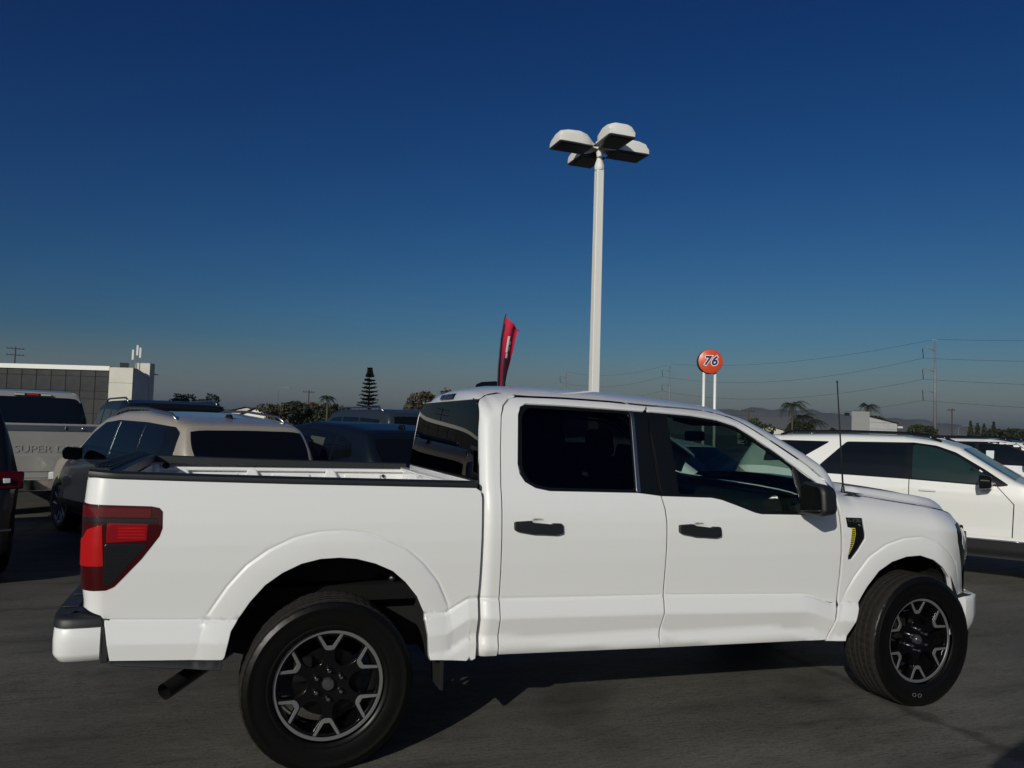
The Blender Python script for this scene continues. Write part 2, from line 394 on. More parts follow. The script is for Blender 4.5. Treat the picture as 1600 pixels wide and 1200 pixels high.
# tail lamp recess breaks the skin edge: keep lamp outline inside the sheet
def bedside():
    lamp_in = [(-1.215, z) if a < -1.2 else (a, z) for a, z in LAMP]
    return sheet(bed, S, [lamp_in], .045, .024, ex, fl=.03, flin=.02, avoid=av)
bs, bs2 = both('bed_side', bedside(), white)
lamp_o = shrink([(-1.212, z) if a < -1.2 else (a, z) for a, z in LAMP], .003)
for k, far in ((0, False), (1, True)):
    base = mk('taillight', sheet(lamp_o, S, (), .02, .02, None, fl=.03, off=.004, roll=.004), red_d, T, far)
    mk('lens', sheet([(-1.19,1.271),(-.83,1.262),(-.83,1.222),(-1.19,1.228)], S, (), .02, .02, fl=.003, off=.0055), lens('top_lens', (.10, .003, .006)) if k == 0 else bpy.data.materials['top_lens'], base, far)
    mk('lens', sheet([(-1.20,1.10),(-1.115,1.135),(-1.091,1.168),(-1.028,1.19),(-1.014,1.011),(-1.101,1.008),(-1.20,1.008)], S, (), .015, .02, fl=.003, off=.0062), red_l, base, far)
    mk('lens', sheet([(-1.004,1.200),(-.840,1.192),(-.843,1.122),(-1.004,1.114)], S, (), .02, .02, fl=.003, off=.006), lens('block_lens', (.22, .004, .008)) if k == 0 else bpy.data.materials['block_lens'], base, far)
    mk('lens', sheet([(-1.008,1.106),(-.838,1.102),(-.985,.922),(-1.008,.922)], S, (), .02, .02, fl=.003, off=.0055), smoke, base, far)
    mk('lens', sheet([(-1.20,1.225),(-.80,1.216),(-.80,1.20),(-1.20,1.205)], S, (), .02, .02, fl=.003, off=.0055), smoke, base, far)
    for z in np.arange(.945, 1.09, .016):
        xe_ = -.985+(z-.922)*.80
        mk('reflector_rib', sheet([(-1.0,z),(xe_-.006,z),(xe_-.006,z+.006),(-1.0,z+.006)], S, (), .03, .02, fl=.002, off=.0062, roll=.001), smoke, base, far)
    # reflector steps inside the red block
    for z in (1.132, 1.146, 1.16, 1.174):
        mk('reflector_rib', sheet([(-.96,z),(-.85,z-.002),(-.85,z+.004),(-.96,z+.006)], S, (), .03, .02, fl=.002, off=.0072, roll=.001), red_l, base, far)
# black lower edge of the bed
mk('lower_trim', sheet([(-.968,.588),(-.495,.562),(-.500,.515),(-.55,.520),(-.966,.565)], lambda s, z: Sd(s, z)*[1, .985, 1], (), .06, .03, fl=.04), plastic, T)
mk('lower_trim', sheet([(-.968,.588),(-.495,.562),(-.500,.515),(-.55,.520),(-.966,.565)], lambda s, z: Sd(s, z)*[1, .985, 1], (), .06, .03, fl=.04), plastic, T, True)

# bed rail caps, tailgate, box
railz = lambda x: float(ip(x, [-1.12,-.977,-.69,-.2,.712], [1.401,1.391,1.383,1.372,1.357]))
for sg in (-1, 1):
    g = G(); xs = np.linspace(-1.10, .722, 30); A = []
    for x in xs:
        z = railz(x); e = min(1, (x+1.115)/.05)**.5; yo = .962-(1-e)*.06
        A.append([(x, sg*yo, z+.002), (x, sg*(yo+.003), z+.012), (x, sg*(yo-.001), z+.027), (x, sg*(yo-.012), z+.034), (x, sg*.895, z+.036), (x, sg*.872, z+.030), (x, sg*.868, z-.012), (x, sg*.88, z-.012)])
    g.grid(A); g.add(A[0], [tuple(range(8))]); g.add(A[-1], [tuple(range(8))])
    g.build('bed_rail_cap', plastic, T, True, angle=40)
g = G(); 
for i, (x0, x1, zt) in enumerate([(-1.108, -1.02, 1.440), (-1.02, -.975, 1.428)]):
    n = 23; A = []
    for y in np.linspace(-.90, .90, n):
        c = .006*(1-(y/.90)**4); r = .02 if i == 0 else .006; sh_ = 0
        A.append([(x0+sh_, y, 1.384), (x0+sh_, y, zt-r+c), (x0+r+sh_, y, zt+c), (x1-.004, y, zt+c-.002), (x1, y, zt-.006+c), (x1, y, 1.384)])
    g.grid(A); g.add(A[0], [tuple(range(6))]); g.add(A[-1], [tuple(range(6))])
tc_ = g.build('tailgate_cap', plastic, T, True, angle=35)
for k in range(5):
    G().box((-1.09+k*.015, 0, 1.4475), (.006, 1.70, .007)).build('ridge', plastic, tc_, bevel=.002)
gt = G(); A = []
for y in np.linspace(-.80, .80, 17):
    A.append([(-.985, y, .93), (-.985, y, 1.366), (-1.095, y, 1.366), (-1.105, y, 1.20), (-1.110, y, 1.05), (-1.100, y, .86), (-1.0, y, .84)])
gt.grid(A); gt.add(A[0], [tuple(range(7))]); gt.add(A[-1], [tuple(range(7))])
tg = gt.build('tailgate', white, T, True, angle=30)
G().box((-1.104, 0, 1.27), (.012, .26, .07)).build('handle', plastic, tg, bevel=.006)
G().box((-.13, 0, .90), (1.75, 1.16, .02)).build('bed_floor', white, T)
bf = bpy.data.objects['bed_floor']
for k in range(7): G().box((-.13, -.51+k*.17, .915), (1.70, .09, .014)).build('floor_rib', white, bf, bevel=.005)
for sg in (-1, 1):
    w_ = G().box((-.14, sg*.868, 1.20), (1.73, .02, .30)).build('bed_wall', white, T)
    for a in (-.80, -.36, .17):     # stake-pocket posts
        G().prism([(a-.045, 1.07), (a+.045, 1.07), (a+.045, 1.30), (a+.022, 1.352), (a-.022, 1.352), (a-.045, 1.30)], lambda x, z: (x, sg*.858, z), lambda x, z: (x, sg*(.800 if z < 1.31 else .835), z)).build('stake_pocket', white, w_, bevel=.012)
    for a in (-.58, -.10, .40):
        G().box((a, sg*.853, 1.20), (.26, .012, .22)).build('pressed_panel', white, w_, bevel=.01)
    G().box((-.14, sg*.846, 1.338), (1.70, .03, .022)).build('wall_lip', white, w_, bevel=.006)
    G().tube([(-.905, sg*.845, 1.36), (-.905, sg*.80, 1.36)], .022, 14).build('cleat', plasticg, w_, True, angle=40)
    G().tube([(.55, sg*.852, 1.30), (.55, sg*.842, 1.30)], .012, 12).build('cleat', gap, w_)
    G().box((-.968, sg*.845, 1.30), (.05, .05, .14)).build('corner_post', white, w_, bevel=.008)
fwall = G().box((.70, 0, 1.12), (.024, 1.74, .46)).build('bed_front_wall', white, T)
for k in range(7): G().box((.686, -.66+k*.22, 1.12), (.012, .10, .36)).build('pressed_panel', white, fwall, bevel=.005)
G().box((.704, 0, 1.355), (.05, 1.80, .018)).build('wall_lip', white, fwall, bevel=.006)

# doors
RD = [(.8545,1.3675),(.869,1.561),(.890,1.7483),(.9137,1.8026),(.9634,1.8434),(1.0121,1.8569),(1.3045,1.8575),(1.5895,1.850),(1.8309,1.8363),(1.7956,1.6817),(1.8028,1.5281),(1.8037,1.4243),(1.806,1.3189),(1.8247,1.245),(1.834,1.1704),(1.8370,1.0164),(1.8354,.7564),(1.8301,.6582),(1.8100,.5359),(1.8180,.4662),(.8652,.4899),(.8607,.5543),(.8610,.6852),(.8594,.7828),(.8586,.9041),(.8540,1.171),(.8535,1.2599)]
FD = [(1.8319,1.8363),(2.0742,1.830),(2.2612,1.8211),(2.3409,1.8037),(2.4479,1.7673),(2.5408,1.7032),(2.6945,1.6056),(2.8555,1.5036),(2.9637,1.4123),(2.9954,1.3663),(3.0191,1.2921),(3.036,1.1827),(3.049,1.0679),(3.0546,.9699),(3.0557,.828),(3.0467,.6756),(3.027,.618),(2.9871,.4981),(2.9561,.4489)]+RD[19:8:-1]
FD[19:] = [(1.8193,.4662),(1.8112,.5359),(1.8313,.6582),(1.8366,.7564),(1.8382,1.0164),(1.8352,1.1704),(1.8259,1.245),(1.8072,1.3189),(1.8049,1.4243),(1.8040,1.5281),(1.7968,1.6817)]
RW = [(.9639,1.4847),(.992,1.7518),(1.0114,1.7943),(1.0495,1.8151),(1.274,1.8125),(1.7893,1.7977),(1.7938,1.6817),(1.8000,1.5281),(1.8000,1.3713),(1.8020,1.3234),(1.662,1.3396),(1.129,1.3486),(1.0507,1.364),(.9952,1.3946),(.97,1.4344)]
FW = [(1.8161,1.7986),(2.1143,1.7859),(2.2875,1.7658),(2.4049,1.7289),(2.5182,1.6543),(2.639,1.5795),(2.7582,1.4967),(2.8936,1.4023),(2.950,1.352),(2.955,1.2094),(2.7881,1.2111),(2.4676,1.2179),(2.4233,1.2271),(2.3027,1.2681),(2.2021,1.301),(2.1352,1.3132),(1.8112,1.3224),(1.8101,1.5282),(1.8020,1.6818)]
RG = rounded([(.985,1.47),(1.010,1.755),(1.055,1.800),(1.684,1.786),(1.648,1.353),(1.129,1.362),(1.055,1.377),(1.005,1.41)], .03)
FG = rounded([(1.93,1.783),(2.11,1.772),(2.28,1.752),(2.395,1.716),(2.505,1.643),(2.745,1.492),(2.760,1.235),(2.475,1.230),(2.43,1.240),(2.31,1.280),(2.205,1.312),(2.14,1.325),(1.925,1.330)], .02)
ex2 = crease_pts(.84, 2.77)+crease_pts(2.77, 3.06, .010)
def pocket(x0, x1, zc_, d=.016):
    def f(s, z):
        p = Sd(s, z); cx, hx = (x0+x1)/2, (x1-x0)/2
        q = np.clip(1-((np.asarray(s)-cx)/hx)**2-((np.asarray(z)-zc_)/.046)**2, 0, 1); p = p.copy(); p[..., 1] += d*np.sqrt(q)*sstep(0, .3, q); return p
    return f
RDP = RD[:9]+[(1.8245,1.799)]+RW[5::-1]+RW[:9:-1]+[(1.806,1.3225)]+RD[12:]
RDP = RD[:9]+[RW[5]]+RW[4::-1]+RW[14:9:-1]+[(1.806,1.3225)]+RD[12:]
FDP = FD[:26]+FW[16:8:-1]+FW[8::-1]
RW[5] = (1.8150,1.7977); RW[6] = (1.7938,1.6817)
for nm, DO, WO, GO, hx in (('rear', RDP, RW, RG, (.923, 1.186)), ('front', FDP, FW, FG, (1.911, 2.173))):
    pc = (hx[0]+hx[1])/2+.005; hz = 1.156 if nm == 'rear' else 1.124
    exd = [(x, z) for x in np.arange(pc-.075, pc+.076, .012) for z in np.arange(hz-.06, hz+.061, .01)]
    sh = sheet(shrink(DO, .0055), pocket(pc-.065, pc+.065, hz), (), .05, .03, ex2+exd, fl=.010, avoid=av, roll=.0015)
    for far in (False, True):
        d = mk('door', sh, white, T, far)
        fr = mk('window_frame', sheet(shrink(WO, .0035), Sd, [GO], .08, .05, None, fl=.012, off=-.005, roll=.002), plasticg, d, far)
        mk('window', sheet(shrink(GO, .001), Sd, (), .12, .08, None, fl=.004, off=-.010, roll=.001), glass_priv if nm == 'rear' else glass_front, d, far)
        if nm == 'rear':
            mk('trim_strip', sheet([(1.6925,1.797),(1.7099,1.7965),(1.6785,1.343),(1.6560,1.344)], Sd, (), .05, .05, None, fl=.006, off=.001, roll=.002), satin, d, far)
        else:
            mk('trim_strip', sheet([(2.7480,1.4962),(2.7671,1.484),(2.795,1.224),(2.7690,1.224)], Sd, (), .05, .05, None, fl=.006, off=.001, roll=.002), plastic, d, far)
        zt = [1.1825, 1.171] if nm == 'rear' else [1.155, 1.141]
        hp = [(hx[0], zt[0]), (hx[0]+.085, zt[0]+.004), (hx[0]+.10, zt[0]-.006), (hx[1]-.055, zt[1]-.004), (hx[1]-.045, zt[1]+.002), (hx[1], zt[1]), (hx[1]+.004, zt[1]-.045), (hx[1]-.03, zt[1]-.053), (hx[0]+.09, zt[0]-.056), (hx[0]+.02, zt[0]-.044), (hx[0]+.002, zt[0]-.038)]
        mk('door_handle', sheet(rounded(hp, .006), Sd, (), .03, .02, None, fl=.026, off=.022, roll=.004, step=.008), plastic, d, far)
# dark body shell behind the gaps
shl = sheet([(3.08,.46),(3.08,1.30),(2.95,1.204),(2.79,1.204),(2.47,1.211),(2.42,1.220),(2.30,1.260),(2.20,1.294),(2.13,1.306),(1.80,1.316),(1.13,1.341),(1.05,1.356),(.90,1.36),(.87,1.36),(.87,.50)], Sd, (), .1, .05, fl=.03, off=-.014)
both('inner_sill', shl, gap)
belt_ = [(2.95,1.2094),(2.79,1.2111),(2.47,1.2179),(2.42,1.227),(2.30,1.268),(2.20,1.301),(2.13,1.313),(1.80,1.323),(1.13,1.3486),(1.05,1.364),(1.0,1.39)]
both('belt_trim', sheet([(a, b+.012) for a, b in belt_]+[(a, b-.05) for a, b in belt_[::-1]], Sd, (), .1, .05, fl=.03, off=-.0165), gap)
pil_ = sheet([(1.70,1.30),(1.92,1.30),(1.92,1.82),(1.72,1.84)], Sd, (), .06, .06, fl=.03, off=-.024); both('centre_pillar', pil_, gap)
pil2 = sheet([(.775,1.30),(1.0,1.34),(.96,1.42),(1.0,1.76),(1.06,1.83),(.93,1.85),(.86,1.80),(.80,1.70)], Scab, (), .05, .05, fl=.02, off=-.024); both('rear_pillar', pil2, gap)

# cab rear corner
CC = [(.8495,1.3675),(.8645,1.561),(.8857,1.7483),(.9092,1.8046),(.9585,1.8474),(1.01,1.8609),(.99,1.880),(.93,1.872),(.86,1.858),(.80,1.83),(.775,1.80),(.737,1.66),(.724,1.5),(.719,1.36),(.718,1.30),(.718,.52),(.735,.487),(.8575,.487),(.8552,.5543),(.8565,.6852),(.8548,.7828),(.8540,.9041),(.8490,1.171),(.8485,1.2599)]
both('cab_corner', sheet(CC, Scab, (), .02, .024, crease_pts(.70, .85, .02), fl=.02, step=.015, avoid=av), white)

# roof, pillars, windscreen
DX = [.78,.81,.86,.93,.96,1.01,1.30,1.59,1.83,2.07,2.26,2.34,2.45,2.54,2.70,2.86,2.965,3.0,3.06]
DZ = [1.80,1.834,1.865,1.880,1.884,1.8639,1.8645,1.857,1.8423,1.836,1.827,1.810,1.773,1.709,1.611,1.510,1.4205,1.376,1.352]
def roof_rows(x, w_in, n):
    zr_, zd = float(ip(x, ROOFX, ROOFZ)), float(ip(x, DX, DZ)); U = zr_-zd
    if U <= .004: U = .004
    u = U*(1-np.linspace(0, 1, 80))**2.6; z = zr_-u; w = hw(np.full(80, x), z); w[-1] = 0
    w = np.minimum(w, .96)
    a = np.linspace(w[0], min(w_in, w[0]-.004), n)
    o = np.argsort(w); return [(x, -float(b), float(np.interp(b, w[o], z[o]))) for b in a]
xs1 = [.788,.791,.80,.811,.825,.85,.88,.93,1.0]+list(np.arange(1.1, 2.41, .1))+[2.43]
for far in (1,):
    R1 = [roof_rows(x, 0, 26) for x in xs1]
    full = [r+[(p[0], -p[1], p[2]) for p in r[-2::-1]] for r in R1]
full = [[(p[0]+.03*min(1, abs(p[1])/.75)**4*.5*float(np.clip((.95-p[0])/.18, 0, 1)), p[1], p[2]) for p in r] for r in full]
g = G(); g.grid(full); roof = g.build('roof', white, T, True)
WIN = lambda x: float(ip(x, [2.43,3.35], [.66,.735]))
xs2 = [2.43]+list(np.arange(2.47, 3.06, .045))+[3.07]
for sg in (-1, 1):
    P = [[(p[0], p[1]*-sg, p[2]) for p in roof_rows(x, WIN(x), 7)] for x in xs2]
    P = [r+[(r[-1][0], r[-1][1]*.985, r[-1][2]-.035)] for r in P]
    g = G(); g.grid(P); g.build('windscreen_pillar', white, T, True, angle=50)
xs3 = [2.43]+list(np.arange(2.5, 3.2, .07))+[3.24]
def wsrow(x):
    w0 = WIN(x); r = roof_rows(x, 0, 40); y = np.array([-p[1] for p in r]); z = np.array([p[2] for p in r]); o = np.argsort(y)
    return [(x, b, float(np.interp(abs(b), y[o], z[o]))-.006) for b in np.linspace(-w0, w0, 31)]
g = G(); g.grid([wsrow(x) for x in xs3]); g.build('windscreen', glass_ws, T, True)
# roof ditch line near the door tops, high brake light
bl = G()
bl.prism([(-.165,1.846),(.165,1.846),(.15,1.882),(-.15,1.882)], lambda y, z: (.84, y, z), lambda y, z: (.779+(z-1.846)*.42, y, z))
blo = bl.build('high_brake_light', smoke, T, bevel=.006)
G().prism([(-.06,1.852),(.06,1.852),(.055,1.877),(-.055,1.877)], lambda y, z: (.83, y, z), lambda y, z: (.776+(z-1.846)*.42, y, z)).build('lens', red_d, blo, bevel=.003)
for y0 in (-.115, .115): G().prism([(y0-.04,1.852),(y0+.04,1.852),(y0+.035,1.877),(y0-.035,1.877)], lambda y, z: (.83, y, z), lambda y, z: (.777+(z-1.846)*.42, y, z)).build('lens', smoke, blo, bevel=.003)
# rear window and the panel round it
xrw = lambda y, z: .742+.045*max(0, z-1.385)/.44+.006*(abs(y)/.85)**6
gw = lambda z: float(hw(.86, z))-.066
g = G(); g.grid([[(xrw(y*gw(z), z)-.004, y*gw(z), z) for y in np.linspace(-1, 1, 33)] for z in np.linspace(1.392, 1.828, 9)]); g.build('rear_window', glass_priv, T, True)
fr_ = G()
ys = np.linspace(-1, 1, 33)
fr_.grid([[(xrw(y*.86, z), y*.86, z) for y in ys] for z in (1.10, 1.30, 1.372, 1.388)])
fr_.grid([[(xrw(y*.69, z), y*.69, z) for y in ys] for z in (1.828, 1.838)])
fr_.build('cab_back', white, T, True)
for sg in (-1, 1):
    sl = G(); sl.grid([[(xrw(y*sg, z)-.001, y*sg, z) for y in np.linspace(gw(z)-.012, gw(z)+.018, 5)] for z in np.linspace(1.36, 1.84, 9)]); sl.build('window_seal', gap, T, True)
sl_ = 0
sb = G(); sb2 = G(); sb.grid([[(xrw(y*.86, z)-.002, y*.86, z) for y in ys] for z in (1.384, 1.396)]); sb2.grid([[(xrw(y*.69, z)-.002, y*.69, z) for y in ys] for z in (1.824, 1.834)]); sb.build('window_seal', gap, T, True); sb2.build('window_seal', gap, T, True)

# front wing with vent
VENT = [(3.0785,1.192),(3.2052,1.1882),(3.2154,1.1792),(3.2249,1.1319),(3.2356,1.0845),(3.2371,1.0548),(3.1888,.9866),(3.1408,.9283),(3.1081,.9275),(3.1058,.9529),(3.1165,1.0078),(3.1231,1.0666),(3.1263,1.1214),(3.0921,1.1297)]
FE = [(2.985,1.372),(3.0232,1.362),(3.0361,1.2918),(3.0507,1.1827),(3.0637,1.0677),(3.0693,.9697),(3.0704,.8277),(3.0615,.6752),(3.0417,.6175),(3.0015,.4976),(2.970,.4472)]+FA[:-1]+[(4.0,.662),(4.222,.655),(4.205,.72),(4.145,.84),(4.085,.94),(4.042,1.015),(4.026,1.085),(4.036,1.128),(4.10,1.138),(4.17,1.13),(4.19,1.152),(4.10,1.188),(4.0,1.210),(3.8,1.243),(3.5,1.281),(3.2,1.325),(3.06,1.345)]
exf = crease_pts(2.98, 3.2)+ring_pts(FA, .112)+[(x, float(ip(x, FTX, FTZ))-d) for x in np.arange(3.05, 4.2, .03) for d in (.02,.035,.05,.07,.09,.12,.15)]
fe = sheet(FE, Sd, [VENT], .045, .024, exf, fl=.022, flin=.02, avoid=av)
for far in (False, True):
    f_ = mk('front_wing', fe, white, T, far)
    v_ = mk('side_vent', sheet(shrink(VENT, .001), Sd, (), .02, .02, None, fl=.006, off=-.010, roll=.001), plasticg, f_, far)
    mk('marker_light', sheet([(3.128,1.124),(3.158,1.123),(3.163,1.0856),(3.152,1.0267),(3.120,.962),(3.109,.953),(3.120,1.008),(3.1265,1.067)], Sd, (), .012, .012, None, fl=.004, off=-.007, roll=.002), amber_l, v_, far)
    for k in range(13):
        z = .975+k*.0115; a = float(np.interp(z, [.95,1.008,1.067,1.12], [3.108,3.119,3.127,3.130])); b = float(np.interp(z, [.95,1.027,1.086,1.12], [3.113,3.150,3.161,3.157]))
        mk('fin', sheet([(a+.006, z), (b-.004, z), (b-.004, z+.004), (a+.006, z+.004)], Sd, (), .02, .02, None, fl=.003, off=-.0035, roll=.0008, step=.01), smoke, v_, far)
    sx_ = 1 if not far else -1
    yv = -float(hw(3.15, 1.16))+.008
    t_ = text('F-150', .036, (3.152, yv*sx_, 1.168), (rad(90), 0, 0 if not far else rad(180)), satin, v_, 'badge', .002, sx=1.15)
    t_ = text('X', .018, (3.198, yv*sx_-.001*sx_, 1.136), (rad(90), 0, 0 if not far else rad(180)), chrome, v_, 'badge', .002, sx=1.4)
mk('inner_wing', sheet([(3.0,.48),(3.095,.45),(3.20,.70),(3.35,.90),(3.55,.985),(3.75,.965),(3.92,.86),(3.99,.72),(4.15,.70),(4.0,1.05),(3.9,1.15),(3.0,1.28)], Sd, (), .1, .05, fl=.01, off=-.028), gap, T)
mk('inner_wing', sheet([(3.0,.48),(3.095,.45),(3.20,.70),(3.35,.90),(3.55,.985),(3.75,.965),(3.92,.86),(3.99,.72),(4.15,.70),(4.0,1.05),(3.9,1.15),(3.0,1.28)], Sd, (), .1, .05, fl=.01, off=-.028), gap, T, True)

# bonnet with raised centre
HX = [3.12,3.25,3.48,3.84,4.03,4.13,4.2,4.26]; HZ = [1.372,1.372,1.350,1.309,1.281,1.247,1.206,1.15]
A = []
for x in list(np.arange(3.14, 4.0, .05))+[4.0, 4.04, 4.08, 4.11, 4.14, 4.17, 4.20, 4.23, 4.26]:
    zh = float(ip(x, HX, HZ)); zt = float(ip(x, FTX, FTZ)); we = float(hw(x, zt-.006)); row = []
    pull = .10*np.clip((x-4.0)/.26, 0, 1)
    for f in np.concatenate([np.linspace(0, .72, 9), [.78, .82, .85, .875, .90, .92, .945, .97, 1.0]]):
        k = float(1-sstep(.85, .945, f)); crown = .030*(1-(f/.8)**2) if f < .8 else 0
        z = (zt-.004)*(1-k)+(zh+.0)*k+crown*k+.010*(1-k)*(1-f)/.1*0
        row.append((x+pull*(1-f*f), -we*f, z))
    row = row[::-1]; A.append(row+[(p[0], -p[1], p[2]) for p in row[-2::-1]])
g = G(); g.grid(A); g.build('bonnet', white, T, True)
cw_ = G(); cw_.grid([[(x, y, z-.02*(abs(y)/.9)**2) for y in np.linspace(-.90, .90, 19)] for x, z in ((3.03, 1.335), (3.12, 1.338), (3.24, 1.342), (3.30, 1.345))]); cw_.build('cowl_panel', plastic, T, True)

# nose: headlights, grille, bumper
def plan(y, xm=4.40, xe=4.21, we=.86): return xe+(xm-xe)*(1-min(1, abs(y)/we)**3)
g = G()
g.grid([[(plan(y)-.02-.05*max(0, z-1.0), y, z) for y in np.linspace(-.84, .84, 31)] for z in np.linspace(.60, 1.11, 7)])
g.build('nose_panel', plasticg, T, True)
gr = G().prism([(-.62,1.07),(.62,1.07),(.56,.70),(-.56,.70)], lambda y, z: (plan(y)-.03, y, z), lambda y, z: (plan(y)+.012, y, z)).build('grille', plastic, T, bevel=.01)
for k in range(5): G().box((4.415, 0, .76+k*.075), (.02, 1.0-.02*k, .022)).build('grille_bar', plasticg, gr, bevel=.004)
G().lathe([(.001, .012), (.085, .010), (.095, 0), (.095, -.02)], 40).build('emblem', chrome, gr)
em = bpy.data.objects['emblem']; em.rotation_euler = (0, 0, rad(-90)); em.scale = (1.35, 1, .55); em.location = (4.425, 0, .95)
HL = [(4.028,1.085),(4.038,1.126),(4.10,1.136),(4.172,1.128),(4.20,1.11),(4.215,1.02),(4.235,.93),(4.262,.80),(4.275,.675),(4.226,.660),(4.209,.722),(4.149,.842),(4.089,.942),(4.046,1.016)]
for far in (False, True):
    h_ = mk('headlight', sheet(HL, Sd, (), .02, .02, None, fl=.05, off=.002, roll=.003), plasticg, T, far)
    mk('lens', sheet([(4.105,1.10),(4.165,1.10),(4.185,1.03),(4.175,.95),(4.12,1.0)], Sd, (), .02, .02, None, fl=.01, off=.005), clear_l, h_, far)
    g = G(); sg = 1 if far else -1
    g.grid([[(plan(y)+.006-.05*max(0, z-1.0), sg*y, z) for y in np.linspace(.62, .84, 9)] for z in np.linspace(.90, 1.07, 6)]); g.build('front_lens', clear_l, h_, True)
bp = G(); A = []
for y in np.linspace(-.955, .955, 43):
    x = plan(y, 4.47, 4.262, .90) if abs(y) < .88 else 4.262-1.9*(abs(y)-.88)
    yy = math.copysign(min(abs(y), .93)-.0, y)
    A.append([(x-.10, yy*.99, .640), (x-.022, yy, .657), (x-.004, yy, .648), (x, yy, .62), (x-.004, yy, .52), (x-.012, yy*.995, .47), (x-.055, yy*.985, .415), (x-.12, yy*.97, .408)])
bp.grid(A); bp.add(A[0], [tuple(range(8))]); bp.add(A[-1], [tuple(range(8))]); bpo = bp.build('front_bumper', white, T, True, angle=45)
G().box((4.05, 0, .645), (.30, 1.80, .03)).build('bumper_gap', gap, T)
G().box((4.11, 0, .345), (.10, 1.76, .16), tap=(1.4, 1.03)).build('air_deflector', plastic, T, bevel=.01)

# mirrors
for sg in (-1, 1):
    mi = G()
    P = rounded([(1.035,1.235),(1.035,1.395),(1.07,1.418),(1.215,1.405),(1.245,1.37),(1.255,1.25),(1.23,1.222),(1.06,1.218)], .03)
    m_ = mi.prism(P, lambda y, z: (2.69, sg*y, z), lambda y, z: (2.80+.02*(1.42-z), sg*(1.14+(y-1.14)*.86), 1.315+(z-1.315)*.88)).build('door_mirror', plastic, T, bevel=.022)
    P2 = [(1.14+(y-1.14)*.82, 1.315+(z-1.315)*.82) for y, z in P]
    G().prism(P2, lambda y, z: (2.70, sg*y, z), lambda y, z: (2.686, sg*y, z)).build('mirror_glass', mat('mirror_silver', (.20, .22, .23), .03, metal=1) if sg < 0 else bpy.data.materials['mirror_silver'], m_)
    G().box((2.77, sg*1.0, 1.245), (.10, .16, .06)).build('mirror_arm', plastic, m_, bevel=.015)
G().tube([(3.197, -.83, 1.32), (3.197, -.83, 1.368)], [.016, .009], 12).build('antenna_base', plastic, T, True, angle=40)
at_ = G(); at_.tube([(3.197, -.83, 1.366), (3.146, -.83, 2.03)], [.0058, .0038], 8); at_.tube([(3.146, -.83, 2.03), (3.145, -.83, 2.042)], .006, 8); at_.build('antenna', gap, T, True)

# rear bumper
pln = [(-1.012,-.962),(-1.06,-.967),(-1.12,-.968),(-1.155,-.965),(-1.178,-.955),(-1.195,-.938),(-1.205,-.912),(-1.213,-.86),(-1.222,-.78),(-1.228,-.60),(-1.23,-.45)]
def sweep(prof):
    A = []
    P = pln+[(x, -y) for x, y in pln[::-1]]
    for i, (x, y) in enumerate(P):
        a = Vector(P[max(0, i-1)]); b = Vector(P[min(len(P)-1, i+1)]); d = (b-a).normalized(); n = Vector((-d.y, d.x))
        if n.dot(Vector((x+.6, y))) < 0: n = -n
        A.append([(x+n.x*o, y+n.y*o, z) for o, z in prof])
    g = G(); g.grid(A); k = len(prof); g.add(A[0], [tuple(range(k))]); g.add(A[-1], [tuple(range(k))]); return g
sweep([(-.03, .735), (-.004, .735), (0, .729), (.003, .68), (.001, .622), (-.004, .610), (-.022, .588), (-.034, .582), (-.10, .578), (-.11, .60)]).build('rear_bumper', white, T, True, angle=45)
pad = sweep([(-.13, .738), (-.002, .737), (.004, .742), (.002, .770), (-.012, .785), (-.10, .792), (-.16, .79)]).build('bumper_pad', plastic, T, True, angle=50)
for k in range(6): G().box((-1.165, -.70+k*.28, .794), (.07, .16, .006)).build('tread_strip', plastic, pad, bevel=.002)
G().box((-1.10, 0, .775), (.14, 1.78, .03)).build('bumper_step', plastic, T)
for sg in (-1, 1):
    G().box((-.992, sg*.93, .675), (.030, .05, .20)).build('bumper_end', plastic, T, bevel=.004)
    G().box((-.96, sg*.88, .70), (.10, .10, .22)).build('bumper_bracket', gap, T)

gap2 = mat('well_liner', (.0035, .0036, .004), .85)
# wheel wells and underbody
for pl, nm in ((RA, 'rear'), (FA, 'front')):
    P = np.array(resample(pl, .06, False)); c = P.mean(0); Q = c+(P-c)*1.03
    for sg in (-1, 1):
        g = G(); g.grid([[(a, sg*y, b) for a, b in Q] for y in (.955, .80, .62)])
        g.prism([tuple(q) for q in Q], lambda x, z: (x, sg*.62, z), lambda x, z: (x, sg*.60, z)); g.build('wheel_well', gap2, T)
un = G()
for sg in (-1, 1):
    un.box((1.55, sg*.52, .57), (5.0, .09, .15)); un.box((1.9, sg*.72, .52), (2.2, .34, .06))
un.box((1.9, 0, .60), (2.4, 1.5, .06)); un.box((-.15, 0, .80), (1.9, 1.5, .08)); un.box((3.65, 0, .55), (.9, .85, .25))
un.build('chassis', under, T)
ax = G(); ax.tube([(0, -.72, .405), (0, .72, .405)], .05, 16); ax.tube([(-.14, 0, .405), (.16, 0, .405)], [.14, .10], 16); ax.tube([(.1, 0, .43), (2.2, 0, .50)], .045, 12); ax.build('rear_axle', under, T, True)
for sg in (-1, 1):
    sp = G(); sp.tube([(-.62, sg*.55, .56), (-.2, sg*.55, .44), (.1, sg*.55, .44), (.70, sg*.55, .58)], .03, 8); sp.build('leaf_spring', under, T, True)
    G().tube([(.10, sg*.66, .42), (.30, sg*.60, .86)], .034, 12).build('shock_absorber', under, T, True)
G().tube([(.345, -.70, .86), (.345, -.66, .86)], .02, 12).build('bolt', satin, T, True)
eg = G(); eg.tube([(-.40, -.26, .47), (-.55, -.40, .405), (-.757, -.63, .327)], .041, 24, cap=False); eg.lathe([(.041, 0), (.0425, -.003), (.0425, -.012), (.0405, -.014)], 24) if False else None
